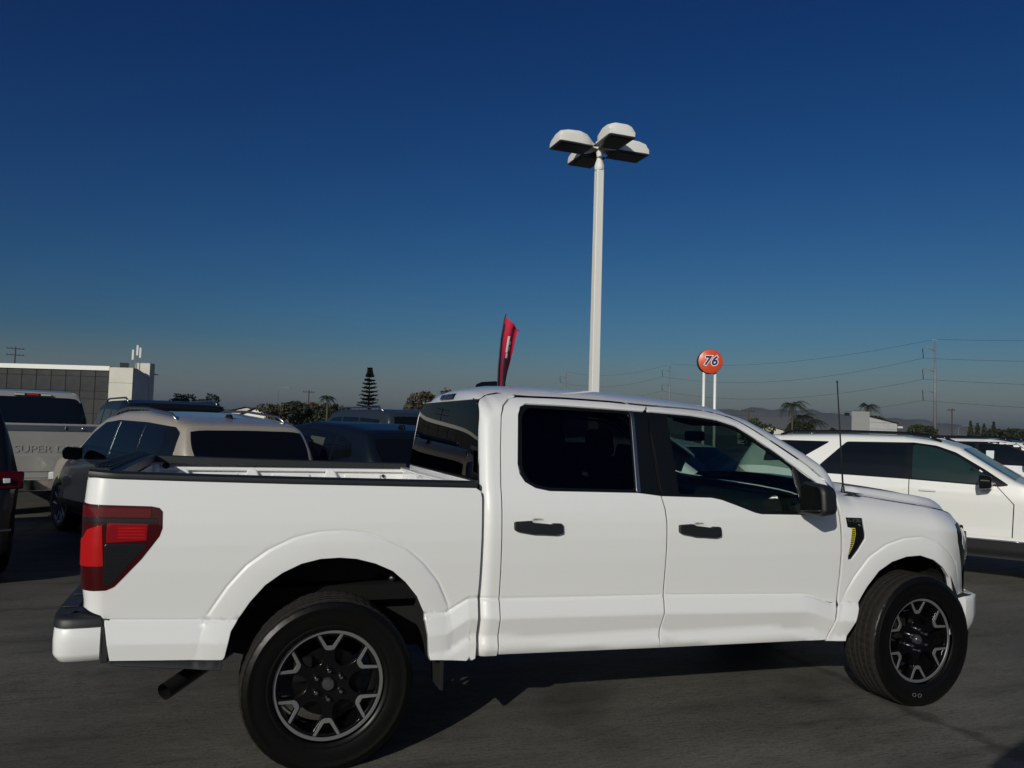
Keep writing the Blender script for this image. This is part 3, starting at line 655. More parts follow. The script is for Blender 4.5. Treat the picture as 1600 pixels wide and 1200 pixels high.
exo = eg.build('exhaust_pipe', mat('exhaust_steel', (.10, .10, .105), .35, metal=.9), T, True)
G().tube([(.30, -.40, .50), (-.2, -.30, .52), (-.42, -.27, .47)], .04, 14).build('exhaust_pipe', under, T, True)
for x in (.565,):
    for sg in (-1, 1): G().box((x, sg*.86, .43), (.02, .20, .19)).build('mud_flap', gap2, T, bevel=.004)

# wheels
def wheel(cx, far, steer=0):
    root_y = .8585 if far else -.8585
    tr = [(.268, .118), (.277, .126), (.290, .1285), (.293, .1275), (.300, .1300), (.320, .1330), (.345, .1350), (.366, .1350), (.369, .1365), (.377, .1362), (.380, .1338), (.396, .1295), (.405, .1220), (.4105, .1100)]
    rib = []
    for a, b in ((-.104, -.066), (-.056, -.022), (-.012, .012), (.022, .056), (.066, .104)):
        rib += [(.405, a), (.4135, a+.004), (.4145, (a+b)/2), (.4135, b-.004), (.405, b)]
    tr2 = tr[::-1] if False else tr
    prof = [(r, -y) for r, y in tr2]+rib+[(r, y) for r, y in tr[::-1]]
    n = 300; P = []; m = len(prof)
    for k in range(n):
        t = 2*math.pi*k/n; cut = (k % 5 == 0); cut2 = ((k+2) % 5 == 0)
        for i, (r, y) in enumerate(prof):
            rr = r
            if r > .4136-.001 and (cut if y < 0 else cut2): rr = r-.0035
            if .400 < r <= .4125 and abs(y) > .104 and k % 10 < 2: rr = r-.002
            P.append((rr*math.cos(t), y, rr*math.sin(t)))
    F = [(k*m+i, k*m+i+1, ((k+1) % n)*m+i+1, ((k+1) % n)*m+i) for k in range(n) for i in range(m-1)]
    TR = [all(math.hypot(P[i][0], P[i][2]) > .398 for i in f) for f in F]
    return P, F, TR
TP, TF, TTR = wheel(0, False)
R_ = .262
def ring(r, n, a0=0): return [(r*math.cos(a0+2*math.pi*k/n), r*math.sin(a0+2*math.pi*k/n)) for k in range(n)]
def pol(r, deg): return (r*R_*math.cos(rad(deg)), r*R_*math.sin(rad(deg)))
face_d = lambda x, z: .012*np.clip(1-(np.hypot(x, z)/R_), 0, 1)**1.0
def face(s, z): s = np.asarray(s, float); z = np.asarray(z, float); return np.stack([s, -.092+.022*(1-np.hypot(s, z)/R_)+0*s, z], -1)
pock = [[pol(.905, 90+60*k+12.0), pol(.905, 90+60*k), pol(.905, 90+60*k-12.0), pol(.66, 90+60*k-3.6), pol(.66, 90+60*k+3.6)] for k in range(6)]
wind = []
for k in range(6):
    a = 60+60*k-30+30
    wind.append([pol(.905, a-13.5), pol(.915, a-7), pol(.915, a), pol(.915, a+7), pol(.905, a+13.5), pol(.64, a+21.5), pol(.50, a+20.5), pol(.40, a+13), pol(.37, a), pol(.40, a-13), pol(.50, a-20.5), pol(.64, a-21.5)])
wind = [[p for p in w] for w in wind]
SPK = sheet(ring(.258, 96), face, [rounded(p, .008) for p in pock]+[rounded(w, .012) for w in wind], .02, .02, None, step=.012, fl=.02, flin=.036, roll=.003)
def arm(k):
    a = 90+60*k
    return [pol(.965, a-15.2), pol(.965, a-12.6), pol(.705, a-4.4), pol(.705, a+4.4), pol(.965, a+12.6), pol(.965, a+15.2), pol(.65, a+7.6), pol(.625, a+3.6), pol(.625, a-3.6), pol(.65, a-7.6)]
chalk = mat('raised_letter', (.10, .10, .10), .6)
treadm = mat('dusty_tread', (.013, .0122, .011), .8, spec=.25, noise=(40, (.022, .020, .018), .35, .7))
proto = {}
def make_wheel(x, far, steer=0):
    root = bpy.data.objects.new('wheel', None); C.objects.link(root); root.parent = T
    root.location = (x, .8585 if far else -.8585, .405); root.rotation_euler = (0, rnd.uniform(-.03, .03) if far else 0, (math.pi if far else 0)+steer)
    if not proto:
        g = G(); g.v = TP; g.f = TF; L = [g.build('tyre', rubber, root, True, recalc=False, angle=32)]
        L[0].data.materials.append(treadm); L[0].data.polygons.foreach_set('material_index', [1 if a else 0 for a in TTR])
        L.append(mk('rim', SPK, wheelblk, root))
        L.append(G().lathe([(.246, -.098), (.250, -.1035), (.263, -.1035), (.268, -.098), (.268, -.09), (.255, -.07), (.235, -.03), (.225, .03), (.235, .10), (.265, .12)], 96).build('barrel', wheelblk, root, True, angle=40))
        L.append(G().lathe([(.247, -.1), (.2495, -.1042), (.2625, -.1042), (.266, -.1005)], 96).build('rim_ring', machined, root, True, angle=40))
        for k in range(6):
            L.append(mk('machined_arm', sheet(rounded(arm(k), .004), face, (), .03, .03, None, step=.012, fl=.004, off=.0022, roll=.001), machined, root))
        for k in range(6):
            a = rad(90+60*k); c = (.0675*math.cos(a), 0, .0675*math.sin(a))
            L.append(G().lathe([(.0005, -.108), (.008, -.107), (.0105, -.103), (.0115, -.085), (.013, -.07)], 12, c).build('lug_nut', chrome, root, True, angle=35))
        L.append(G().lathe([(.0005, -.101), (.024, -.100), (.028, -.096), (.030, -.085), (.032, -.06)], 32).build('centre_cap', mat('cap_grey', (.10, .10, .11), .25, metal=.6, coat=1), root, True, angle=35))
        t = text('0', .022, (0, -.1018, 0), (rad(90), 0, 0), satin, root, 'cap_mark', .0005, sx=1.9); t.rotation_euler = (rad(90), rad(90), 0); L.append(t)
        L.append(G().lathe([(.06, .0), (.06, -.03), (.165, -.03), (.165, -.008), (.06, -.008)], 64).build('brake_disc', steel, root, True, angle=30))
        L.append(G().box((-.12, -.025, .07), (.09, .09, .12)).build('brake_caliper', under, root, bevel=.012))
        L.append(G().lathe([(.0005, -.055), (.085, -.055), (.09, -.03), (.09, .1)], 32).build('hub', wheelblk, root, True, angle=35))
        for ch, dg in (('O', 256), ('O', 264)):
            a = rad(dg); t = text(ch, .036, (.332*math.cos(a), -.1352, .332*math.sin(a)), (rad(90), 0, 0), chalk, root, 'sidewall_letter', .0012, sx=1.2)
            t.rotation_euler = (rad(90), -(a-rad(90)), 0); L.append(t)
        proto['L'] = L
    else:
        for o in proto['L']:
            if o.name.startswith('sidewall') and x < 1 and not far: continue
            c = o.copy(); C.objects.link(c); c.parent = root
    return root
make_wheel(3.688, False, rad(2.5)); make_wheel(0, False); make_wheel(3.688, True); make_wheel(0, True)

# cabin
dsh = G(); dsh.box((2.72, 0, 1.16), (.50, 1.60, .26)); dsh.box((2.95, 0, 1.24), (.35, 1.62, .10)); dsh.build('dashboard', interior, T, bevel=.05)
sw = G()
for k in range(32):
    pass
A = [[(2.36+.10*(.17*math.sin(t)+.0)+.03*math.cos(u)*0, .40+(.185+.017*math.cos(u))*math.cos(t), 1.19+(.185+.017*math.cos(u))*math.sin(t)*.93) for u in np.linspace(0, 2*math.pi, 9)] for t in np.linspace(0, 2*math.pi, 41)]
A = [[(p[0]+.35*(p[2]-1.19)+.017*math.sin(u), p[1], p[2]) for p, u in zip(r, np.linspace(0, 2*math.pi, 9))] for r in A]
sw.grid(A); sw.box((2.36, .40, 1.19), (.05, .34, .05)); sw.build('steering_wheel', plastic, T, True)
for sx_, ys_ in ((1.85, (-.38, .38)), (.98, (-.42, 0, .42))):
    for y in ys_:
        s_ = G(); s_.box((sx_+.25, y, .92), (.52, .52 if sx_ > 1.5 else .42, .16)).build('seat', seatm, T, bevel=.05)
        s_ = bpy.data.objects['seat'] if False else None
        b_ = G().box((sx_-.04, y, 1.22), (.15, .50 if sx_ > 1.5 else .41, .62), ry=rad(-14), tap=(.8, .9)).build('seat_back', seatm, T, bevel=.05)
        G().box((sx_-.16, y, 1.60), (.10, .27, .17), ry=rad(-8)).build('headrest', seatm, b_, bevel=.04)
G().box((1.6, 0, 1.80), (1.5, 1.30, .03)).build('headliner', mat('headliner_cloth', (.22, .22, .21), .95), T, bevel=.01)
for y in (-.36, .36): G().box((2.42, y, 1.755), (.16, .40, .02), ry=rad(12)).build('sun_visor', bpy.data.materials['headliner_cloth'], T, bevel=.008)
G().box((2.62, 0, 1.66), (.03, .24, .07)).build('rear_view_mirror', plastic, T, bevel=.015)
G().box((1.75, 0, .78), (2.0, 1.72, .10)).build('cab_floor', interior, T)

# ------------------------------------------------------------------ other vehicles: one lofted body each, with its own parts
class Car:
    'x forward from the rear bumper, y left, z up'
    def __init__(s, L, W, top, belt, z0=.28, tumble=.30, plan=None):
        s.L, s.W, s.top, s.belt, s.z0, s.tum = L, W, top, belt, z0, tumble
        s.plan = plan or [(0, .80), (.06, .87), (.25, .95), (.8, 1.0), (L-1.1, 1.0), (L-.5, .94), (L-.15, .80), (L, .62)]
    def wb(s, x): return s.W/2*ip(x, *zip(*s.plan))
    def zt(s, x): return ip(x, *zip(*s.top))
    def zb(s, x): return np.minimum(ip(x, *zip(*s.belt)), s.zt(x)-.012)
    def sec(s, x):
        'half section, bottom centre to roof centre: 20 points (y, z)'
        w, zt, zb = float(s.wb(x)), float(s.zt(x)), float(s.zb(x)); z0 = s.z0; h = zb-z0
        lo = [(0, z0), (.80*w, z0), (.93*w, z0+.03), (.965*w, z0+.12*h), (.985*w, z0+.28*h), (.980*w, z0+.42*h), (.990*w, z0+.60*h), (1.0*w, z0+.78*h), (.995*w, z0+.90*h), (.97*w, zb)]
        g = zt-zb; rr = min(.09, g*.45); wr = .97*w-s.tum*(g-rr)
        up_ = [(.97*w-s.tum*(g-rr)*t+.012*math.sin(math.pi*t)*min(1, g/.4), zb+(g-rr)*t) for t in (.33, .66, 1.0)]
        rf = [(wr-.02, zt-rr*.62), (wr-.055, zt-rr*.34), (wr-.13*min(1, wr/.6), zt-rr*.16), (wr*.70, zt-rr*.06), (wr*.42, zt-.004), (wr*.2, zt-.001), (0, zt)]
        return lo+up_+rf
    def side(s):
        'table of half width over (x, z) for the flank'
        if hasattr(s, 'tb'): return s.tb
        s.xs = np.linspace(0, s.L, 240); s.zs = np.linspace(s.z0+.02, 2.2, 160); T_ = []
        for x in s.xs:
            q = s.sec(x)[2:16]; T_.append(np.interp(s.zs, [p[1] for p in q], [p[0] for p in q]))
        s.tb = np.array(T_); return s.tb
    def Y(s, x, z):
        t = s.side(); i = np.clip((np.asarray(x)/s.L)*(239), 0, 238.999); j = np.clip((np.asarray(z)-s.zs[0])/(s.zs[-1]-s.zs[0])*159, 0, 158.999)
        a, b = i.astype(int), j.astype(int); f, g = i-a, j-b
        return t[a, b]*(1-f)*(1-g)+t[a+1, b]*f*(1-g)+t[a, b+1]*(1-f)*g+t[a+1, b+1]*f*g
    def S(s, x, z): x = np.asarray(x, float); z = np.asarray(z, float); return np.stack([x, -s.Y(x, z), z+0*x], -1)
    def stations(s):
        k = sorted(set([round(float(v), 3) for v in list(np.linspace(0, s.L, 60))+[p[0] for p in s.top]+[p[0]+.02 for p in s.top[:-1]]])); return k
    def body(s, m, parent):
        A = []
        for x in s.stations():
            h = s.sec(x); A.append([(x, -y, z) for y, z in h]+[(x, y, z) for y, z in h[-2::-1]])
        g = G(); g.grid(A); n = len(A[0]); g.add(A[0], [tuple(range(n))]); g.add(A[-1], [tuple(range(n))])
        return g.build('body', m, parent, True, angle=38)
    def patch(s, name, pl, m, parent, off=.004, fl=.012, sides=(False, True), r=.02, gx=.12):
        sh = sheet(rounded(pl, r), s.S, (), gx, .06, None, step=.04, fl=fl, off=off, roll=min(.003, off))
        return [mk(name, sh, m, parent, f) for f in sides]
    def pane(s, name, x0, x1, f, m, parent, off=.005):
        'front or rear screen: follows the roof line between x0 and x1'
        A = []
        for x in np.linspace(x0, x1, 9):
            h = s.sec(x); yr = np.array([p[0] for p in h[12:]])[::-1]; zr_ = np.array([p[1] for p in h[12:]])[::-1]
            row = []
            dz = float(s.zt(x+.01)-s.zt(x-.01))/.02; nx, nz = -dz, 1.; l = math.hypot(nx, nz)
            for y in np.linspace(-f, f, 15)*(yr[-1]): row.append((x+nx/l*off, y, float(np.interp(abs(y), yr, zr_))+nz/l*off))
            A.append(row)
        g = G(); g.grid(A); return g.build(name, m, parent, True)
def simple_wheel(root, x, y, r=.37, dark=False):
    sg = 1 if y > 0 else -1
    w = G().lathe([(r*.70, -.11), (r*.74, -.12), (r*.92, -.118), (r*.985, -.10), (r, -.06), (r, .06), (r*.985, .10), (r*.92, .118), (r*.72, .12)], 40).build('wheel', rubber, root, True, angle=40)
    w.location = (x, y, r); w.rotation_euler = (0, 0, 0 if sg < 0 else math.pi)
    g = G().lathe([(r*.72, -.108), (r*.68, -.112), (r*.64, -.10), (r*.62, -.05), (r*.2, -.05), (.001, -.05)], 40)
    for k in range(5):
        a = rad(72*k+18); d = Vector((math.cos(a), 0, math.sin(a))); n = Vector((-d.z, 0, d.x))
        for q in (-.06, .06):
            e = d*r*.66+n*q*1.3; b = d*.05+n*q*.5
            g.tube([(b.x, -.085, b.z), (e.x, -.10, e.z)], .018, 6)
    g.build('rim', wheelblk if dark else satin, w, True, angle=40)
def make_suv(label, loc, psi, c, paint, group, wins, name='parked_suv', glassm=None, roofm=None, rail=None, clad=True, ws=None, rw=None, doors=(), handles=(), mirror=None, wheels=None, lamps=None, fin=None, fronts=True, gside=None, wr=.37, silver_rail=None, lower=None, trim=None):
    t = thing(name, label, 'SUV' if name == 'parked_suv' else 'car', loc, psi, group)
    c.body(paint, t); gm = glassm or glass_dk
    for dpl in doors:
        if dpl: c.patch('door', dpl, paint, t, .004, .010, r=.05)
    if trim: c.patch('window_trim', trim, plasticg, t, .0052, .008, r=.03)
    for w in wins:
        o = c.patch('window', w, gm, t, .0065, .008, r=.03)
    if rw: c.pane('rear_window', *rw, gm, t)
    if ws: c.pane('windscreen', *ws, gm, t)
    if roofm:
        x0, x1 = roofm[1:]
        c.pane('roof_panel', x0, x1, .98, roofm[0], t, .006)
    if rail:
        x0, x1, m_ = rail
        for sg in (-1, 1):
            P = []
            for x in np.linspace(x0, x1, 14):
                h = c.sec(x); yy, zz = h[14]; e = min(1, (x-x0)/.12, (x1-x)/.12) if x0 < x < x1 else 0
                P.append((x, sg*(yy-.02), zz+.012+.045*max(0, e)))
            G().tube(P, .017, 8).build('roof_rail', m_, t, True)
    if fin:
        x = fin; z = float(c.zt(x)); G().prism([(-.10, 0), (.07, 0), (.03, .055), (-.06, .06)], lambda a, b: (x-a, -.022, z+b-.006), lambda a, b: (x-a, .022, z+b-.006)).build('antenna_fin', plasticg, t, bevel=.012)
    if clad:
        c.patch('sill_cladding', [(.35, .30), (c.L-.45, .30), (c.L-.45, c.z0+.20), (.35, c.z0+.20)], lower or plastic, t, .008, .01)
    for (x, z) in handles:
        for f in (False, True):
            y = float(c.Y(x, z)); sg = 1 if f else -1
            G().box((x, sg*(y+.018), z), (.19, .026, .030)).build('door_handle', handle_m.get(paint.name, paint), t, bevel=.010)
    if mirror:
        x, z = mirror[:2]
        for sg in (-1, 1):
            y = float(c.Y(x, z)); P = rounded([(0, -.07), (0, .08), (.22, .095), (.265, .03), (.24, -.08), (.05, -.095)], .035)
            G().prism(P, lambda a, b: (x-.05, sg*(y+.03+a), z+.06+b), lambda a, b: (x+.08, sg*(y+.03+a*.9), z+.06+b*.8)).build('door_mirror', mirror[2], t, bevel=.02)
    wx = wheels or (.95, c.L-.93)
    for x in wx:
        for sg in (-1, 1):
            yw = float(c.Y(x, .42))
            a = G(); a.prism([((wr+.055)*math.cos(q)+x, max(c.z0-.02, wr+(wr+.055)*math.sin(q))) for q in np.linspace(-.6, math.pi+.6, 24)], lambda u, v: (u, sg*(yw-.05), v), lambda u, v: (u, sg*(yw+.004), v)); a.build('wheel_arch', gap, t)
            simple_wheel(t, x, sg*(yw-.10), wr)
    for nm, P, m_ in (lamps or ()): c.patch(nm, P, m_, t, .006, .02, r=.02)
    if fronts:
        w = float(c.wb(c.L-.03)); zb_ = float(c.zb(c.L-.1))
        G().box((c.L-.02, 0, .62), (.06, 1.05, .26)).build('grille', plasticg, t, bevel=.02)
        for sg in (-1, 1): G().box((c.L-.14, sg*.70, .74), (.22, .30, .12), rz=-sg*.5).build('headlight', clear_l, t, bevel=.02)
    return t
handle_m = {'beige_paint': chrome}
LOT = 'vehicles parked in the row behind the white pickup'
def place(c, hx, side_y, wx, wy, psi):
    'world position of the rear centre so that local point (hx, side_y) lands on (wx, wy)'
    return (wx-hx*math.cos(psi)+side_y*math.sin(psi), wy-hx*math.sin(psi)-side_y*math.cos(psi), 0)

# pearl SUV on the right, nose towards the camera side
EX = Car(5.05, 2.0, [(0, .86), (.02, 1.00), (.05, 1.10), (.10, 1.20), (.36, 1.60), (.44, 1.685), (.7, 1.715), (1.6, 1.742), (2.3, 1.738), (2.72, 1.69), (2.95, 1.62), (3.54, 1.235), (3.66, 1.185), (4.4, 1.135), (4.75, 1.06), (4.93, .95), (5.0, .84), (5.05, .70)],
         [(0, .90), (.3, 1.20), (1.0, 1.195), (2.6, 1.165), (3.6, 1.135), (4.3, 1.03), (5.05, .80)], .30, .30)
psi = rad(-54)
EXW = [[(1.46, 1.215), (1.37, 1.30), (1.66, 1.605), (2.36, 1.615), (2.36, 1.200)], [(2.44, 1.197), (2.44, 1.615), (2.60, 1.600), (2.74, 1.570), (2.95, 1.48), (3.29, 1.24), (3.31, 1.165)], [(.55, 1.33), (.62, 1.62), (1.42, 1.622), (1.02, 1.36)]]
EXD = [[(1.26, .56), (1.28, 1.05), (1.235, 1.26), (1.55, 1.648), (2.395, 1.660), (2.405, .56)], [(2.412, .56), (2.404, 1.660), (2.72, 1.625), (2.98, 1.50), (3.28, 1.26), (3.52, .95), (3.50, .56)]]
exs = make_suv('pearl white SUV with black roof rails parked side-on beyond the pickup bonnet', place(EX, 2.70, -1.0, 7.73, 2.67, psi), psi, EX, pearl, LOT, EXW, glassm=glass_dk, rail=(.75, 2.75, plasticg), ws=(2.99, 3.54, .88), rw=(.11, .35, .80), doors=EXD, handles=((1.50, 1.075), (2.62, 1.06)), mirror=(3.24, 1.14, plasticg), wr=.39, trim=[(1.40, 1.200), (1.31, 1.30), (1.64, 1.628), (2.45, 1.642), (2.70, 1.612), (2.92, 1.535), (3.22, 1.35), (3.48, 1.17), (3.36, 1.150), (2.4, 1.182)],
    lamps=(('taillight', [(.10, .98), (.10, 1.10), (.42, 1.10), (.36, .98)], red_l), ('headlight', [(4.45, .80), (4.48, .90), (4.92, .84), (4.94, .74)], clear_l)))
teal = mat('teal_glass', (.010, .026, .023), .02, spec=.6)
[o for o in exs.children if o.name.startswith('window') and 'trim' not in o.name][2].data.materials[0] = teal
for a, b, z0_, z1_ in ((2.4085, 2.4085, .56, 1.185), (3.30, 3.53, 1.22, .95), (3.53, 3.51, .95, .56), (1.262, 1.245, .56, 1.05), (1.245, 1.225, 1.05, 1.27)):
    EX.patch('door_seam', [(a-.0025, z0_), (b-.0025, z1_), (b+.0025, z1_), (a+.0025, z0_)], gap, exs, .0052, .003, r=.001, gx=.05)
for sg in (-1, 1): G().tube([(x, sg*(float(EX.Y(x, .515))+.012), .515) for x in np.linspace(1.2, 3.7, 16)], .012, 10).build('glint_trim', chrome, exs, True)  # chrome tube added to catch a sun glint low on the door
psi = rad(-62)
C2 = Car(4.7, 1.88, [(0, .85), (.04, 1.0), (.12, 1.12), (.45, 1.45), (.7, 1.545), (1.4, 1.60), (2.2, 1.595), (2.75, 1.51), (3.45, 1.12), (3.6, 1.08), (4.1, 1.02), (4.4, .94), (4.6, .80), (4.7, .62)],
         [(0, .85), (.4, 1.08), (2.5, 1.03), (3.4, 1.0), (4.0, .93), (4.7, .72)], .26, .30)
C2W = [[(.75, 1.12), (.80, 1.40), (1.15, 1.49), (1.98, 1.50), (1.98, 1.06)], [(2.05, 1.055), (2.05, 1.50), (2.45, 1.47), (2.8, 1.32), (3.15, 1.09), (3.15, 1.035)]]
make_suv('white low-roofed crossover seen through the pickup cab windows', place(C2, 3.2, -.9, 5.08, 4.16, psi), psi, C2, white, LOT, C2W, name='parked_car', ws=(2.80, 3.42, .86), rw=(.14, .44, .8), clad=False, mirror=(3.05, 1.05, plasticg), handles=((1.35, .95), (2.25, .93)), wr=.35)
# two-tone SUV behind the pearl one, and a black one further right
psi = rad(-62)
C3 = Car(5.0, 1.98, [(0, .86), (.04, 1.0), (.10, 1.2), (.22, 1.60), (.34, 1.70), (.8, 1.745), (2.4, 1.76), (2.95, 1.70), (3.5, 1.28), (3.62, 1.20), (4.5, 1.15), (4.8, 1.06), (4.95, .9), (5.0, .75)],
         [(0, .90), (.3, 1.22), (2.8, 1.20), (3.6, 1.15), (5.0, .9)], .32, .22)
C3W = [[(.5, 1.26), (.55, 1.60), (1.3, 1.63), (1.3, 1.25)], [(1.36, 1.25), (1.36, 1.63), (2.15, 1.64), (2.15, 1.24)], [(2.22, 1.24), (2.22, 1.64), (2.7, 1.62), (3.05, 1.48), (3.3, 1.30), (3.3, 1.22)]]
s3 = make_suv('white SUV with black roof and paper sticker in its side window, beyond the pearl SUV', place(C3, 2.43, -.97, 14.3, 7.4, psi), psi, C3, white, LOT, C3W, roofm=(blackp, .30, 2.95), ws=(2.98, 3.48, .9), rw=(.11, .22, .85), clad=False, mirror=(3.15, 1.2, plasticg), rail=(.6, 2.8, plasticg))
C3.patch('window_sticker', [(2.36, 1.34), (2.36, 1.50), (2.50, 1.50), (2.50, 1.34)], stickerm, s3, .010, .003, (False,), r=.005)
C3.patch('pillar_cover', [(.30, 1.24), (.36, 1.66), (2.85, 1.69), (3.25, 1.42), (3.38, 1.215)], blackp, s3, .003, .004, r=.03)
make_suv('black SUV at the right edge of the row, only its roof showing', place(C3, 2.5, -.97, 17.9, 9.8, psi), psi, C3, blackp, LOT, C3W, ws=(2.98, 3.48, .9), rw=(.11, .22, .85), clad=False, rail=(.6, 2.8, plasticg), mirror=(3.15, 1.2, blackp))

# left row: tails towards the camera
BG = Car(4.85, 1.96, [(0, .82), (.03, .98), (.06, 1.06), (.12, 1.14), (.36, 1.53), (.42, 1.60), (.50, 1.628), (.9, 1.70), (1.7, 1.765), (2.3, 1.765), (2.8, 1.69), (3.05, 1.59), (3.62, 1.16), (3.75, 1.11), (4.25, 1.06), (4.6, .97), (4.78, .85), (4.85, .65)],
         [(0, .86), (.3, 1.14), (1.0, 1.12), (2.6, 1.07), (3.5, 1.04), (4.2, .97), (4.85, .75)], .28, .30)
psi = rad(118)
BGW = [[(.62, 1.20), (.60, 1.36), (.86, 1.535), (1.40, 1.585), (1.40, 1.155)], [(1.46, 1.152), (1.46, 1.588), (2.22, 1.60), (2.22, 1.12)], [(2.30, 1.115), (2.30, 1.60), (2.7, 1.555), (3.0, 1.42), (3.28, 1.20), (3.30, 1.075)]]
BGD = [[(1.15, .50), (1.20, 1.2), (1.40, 1.625), (2.25, 1.645), (2.26, .50)], [(2.266, .50), (2.258, 1.645), (2.72, 1.60), (3.05, 1.46), (3.36, 1.18), (3.42, .85), (3.36, .50)]]
bgs = make_suv('beige SUV with a silver roof rail, tail towards the pickup bed', place(BG, 0, 0, -.15, 5.15, psi), psi, BG, beige, LOT, BGW, rail=(.75, 2.75, satin), trim=[(.44, 1.215), (.46, 1.50), (.60, 1.565), (1.4, 1.61), (2.3, 1.625), (2.75, 1.585), (3.05, 1.44), (3.36, 1.19), (3.40, 1.055), (1.4, 1.135)], ws=(3.06, 3.6, .88), rw=(.13, .37, .90), doors=BGD, handles=((1.45, 1.0), (2.45, .98)), mirror=(3.10, 1.09, plasticg), fin=.85, wr=.38,
    lamps=(('taillight', [(.07, .93), (.09, 1.04), (.42, 1.05), (.40, .95)], red_d),))
BG.patch('pillar_strip', [(2.235, 1.13), (2.225, 1.602), (2.262, 1.602), (2.275, 1.13)], satin, bgs, .0085, .003, r=.004)
BG.patch('pillar_strip', [(1.405, 1.165), (1.402, 1.590), (1.425, 1.590), (1.432, 1.165)], plasticg, bgs, .0095, .003, r=.004)
BG.pane('liftgate_trim', .045, .115, .93, satin, bgs, .006)
# black SUV at the left frame edge
BK = Car(5.0, 1.98, [(0, .80), (.03, .98), (.06, 1.06), (.10, 1.12), (.30, 1.76), (.38, 1.87), (.8, 1.93), (2.4, 1.94), (2.95, 1.87), (3.6, 1.30), (3.72, 1.22), (4.5, 1.16), (4.85, 1.0), (5.0, .75)],
         [(0, .86), (.3, 1.16), (2.8, 1.14), (3.6, 1.10), (5.0, .85)], .30, .30)
psi = rad(113)
bk = make_suv('black SUV cut off by the left edge, its tail lamp beside the gap', place(BK, .12, -.86, -2.50, 3.98, psi), psi, BK, blackp, LOT, [[(.55, 1.22), (.58, 1.58), (1.35, 1.62), (1.35, 1.20)], [(1.42, 1.2), (1.42, 1.62), (2.2, 1.63), (2.2, 1.18)], [(2.28, 1.18), (2.28, 1.63), (2.75, 1.6), (3.1, 1.45), (3.4, 1.2)]], ws=(3.0, 3.55, .88), rw=(.105, .30, .86), mirror=(3.2, 1.14, blackp), wr=.39, rail=(.7, 2.8, plasticg),
    lamps=(('taillight', [(.045, .90), (.05, 1.075), (.40, 1.09), (.36, 1.0), (.12, .90)], smoke),))
for sg in (-1, 1):
    for k in (0, 1): G().box((-.002, sg*(.70+.09*k), 1.03), (.05, .06, .045)).build('reversing_light', clear_l, bk, bevel=.006)
    G().box((.012, sg*.62, .56), (.03, .46, .02), rz=0).build('bumper_trim', chrome, bk, bevel=.004)
    G().box((.045, sg*.77, 1.03), (.07, .34, .17)).build('taillight', red_d, bk, bevel=.02)
    G().tube([(-.02, sg*.62, .40), (.12, sg*.62, .40)], .055, 20, cap=False).build('exhaust_tip', chrome, bk, True)
# dark crossover behind the bed
CR = Car(4.7, 1.92, [(0, .85), (.03, 1.0), (.08, 1.10), (.40, 1.48), (.46, 1.56), (.55, 1.60), (1.2, 1.675), (2.0, 1.70), (2.6, 1.63), (3.4, 1.14), (3.6, 1.08), (4.2, 1.03), (4.55, .9), (4.7, .65)],
         [(0, .88), (.3, 1.14), (2.6, 1.06), (3.5, 1.02), (4.7, .75)], .28, .30)
psi = rad(114)
cr_ = make_suv('dark navy crossover with papers in its side glass, behind the pickup bed', place(CR, .0, 0, 2.05, 5.45, psi), psi, CR, navyp, LOT, [[(.62, 1.24), (.70, 1.40), (1.02, 1.51), (1.12, 1.16)], [(1.18, 1.15), (1.10, 1.53), (1.95, 1.585), (1.98, 1.11)], [(2.05, 1.105), (2.03, 1.585), (2.4, 1.55), (2.75, 1.38), (3.1, 1.13), (3.12, 1.06)]], ws=(2.68, 3.36, .86), rw=(.10, .40, .85), mirror=(3.0, 1.05, navyp), fin=.75, wr=.36,
    lamps=(('taillight', [(.06, .93), (.08, 1.05), (.42, 1.06), (.38, .95)], red_l),))
CR.patch('window_paper', [(1.40, 1.20), (1.40, 1.46), (1.80, 1.48), (1.80, 1.19)], mat('dim_paper', (.05, .055, .05), .8), cr_, .010, .003, (True,), r=.005)
# tall SUVs further back
XP = Car(5.3, 2.03, [(0, .86), (.03, 1.02), (.08, 1.20), (.24, 1.83), (.32, 1.93), (.8, 1.99), (2.6, 1.99), (3.1, 1.92), (3.8, 1.35), (3.95, 1.25), (4.8, 1.18), (5.15, 1.05), (5.3, .8)],
         [(0, .9), (.3, 1.26), (3.0, 1.24), (3.8, 1.2), (5.3, .95)], .34, .20)
XPW = [[(.5, 1.30), (.56, 1.76), (1.45, 1.80), (1.45, 1.30)], [(1.52, 1.30), (1.52, 1.80), (2.35, 1.81), (2.35, 1.28)], [(2.43, 1.28), (2.43, 1.81), (2.95, 1.78), (3.3, 1.58), (3.6, 1.28)]]
psi = rad(106)
make_suv('slate blue full-size SUV behind the dark navy crossover', place(XP, .3, 0, 3.2, 11.2, psi), psi, XP, greyblue, LOT, XPW, ws=(3.15, 3.75, .9), rw=(.09, .25, .86), rail=(.6, 2.9, satin), clad=False, mirror=(3.3, 1.3, greyblue), wr=.41)
make_suv('black full-size SUV behind the beige SUV, roof only', place(XP, .6, 0, -1.55, 10.9, psi), psi, XP, blackp, LOT, XPW, ws=(3.15, 3.75, .9), rw=(.09, .25, .86), rail=(.6, 2.9, satin), clad=False, mirror=(3.3, 1.3, blackp), wr=.41)
OF = Car(4.7, 1.86, [(0, .85), (.05, 1.0), (.5, 1.08), (1.15, 1.38), (1.6, 1.46), (2.4, 1.46), (2.9, 1.36), (3.5, 1.05), (3.7, 1.0), (4.3, .92), (4.6, .75), (4.7, .6)], [(0, .85), (1.1, 1.0), (3.4, .96), (4.7, .7)], .24, .34)  # unseen car, added only to cast the shadow in the lower right corner
psi = rad(14)
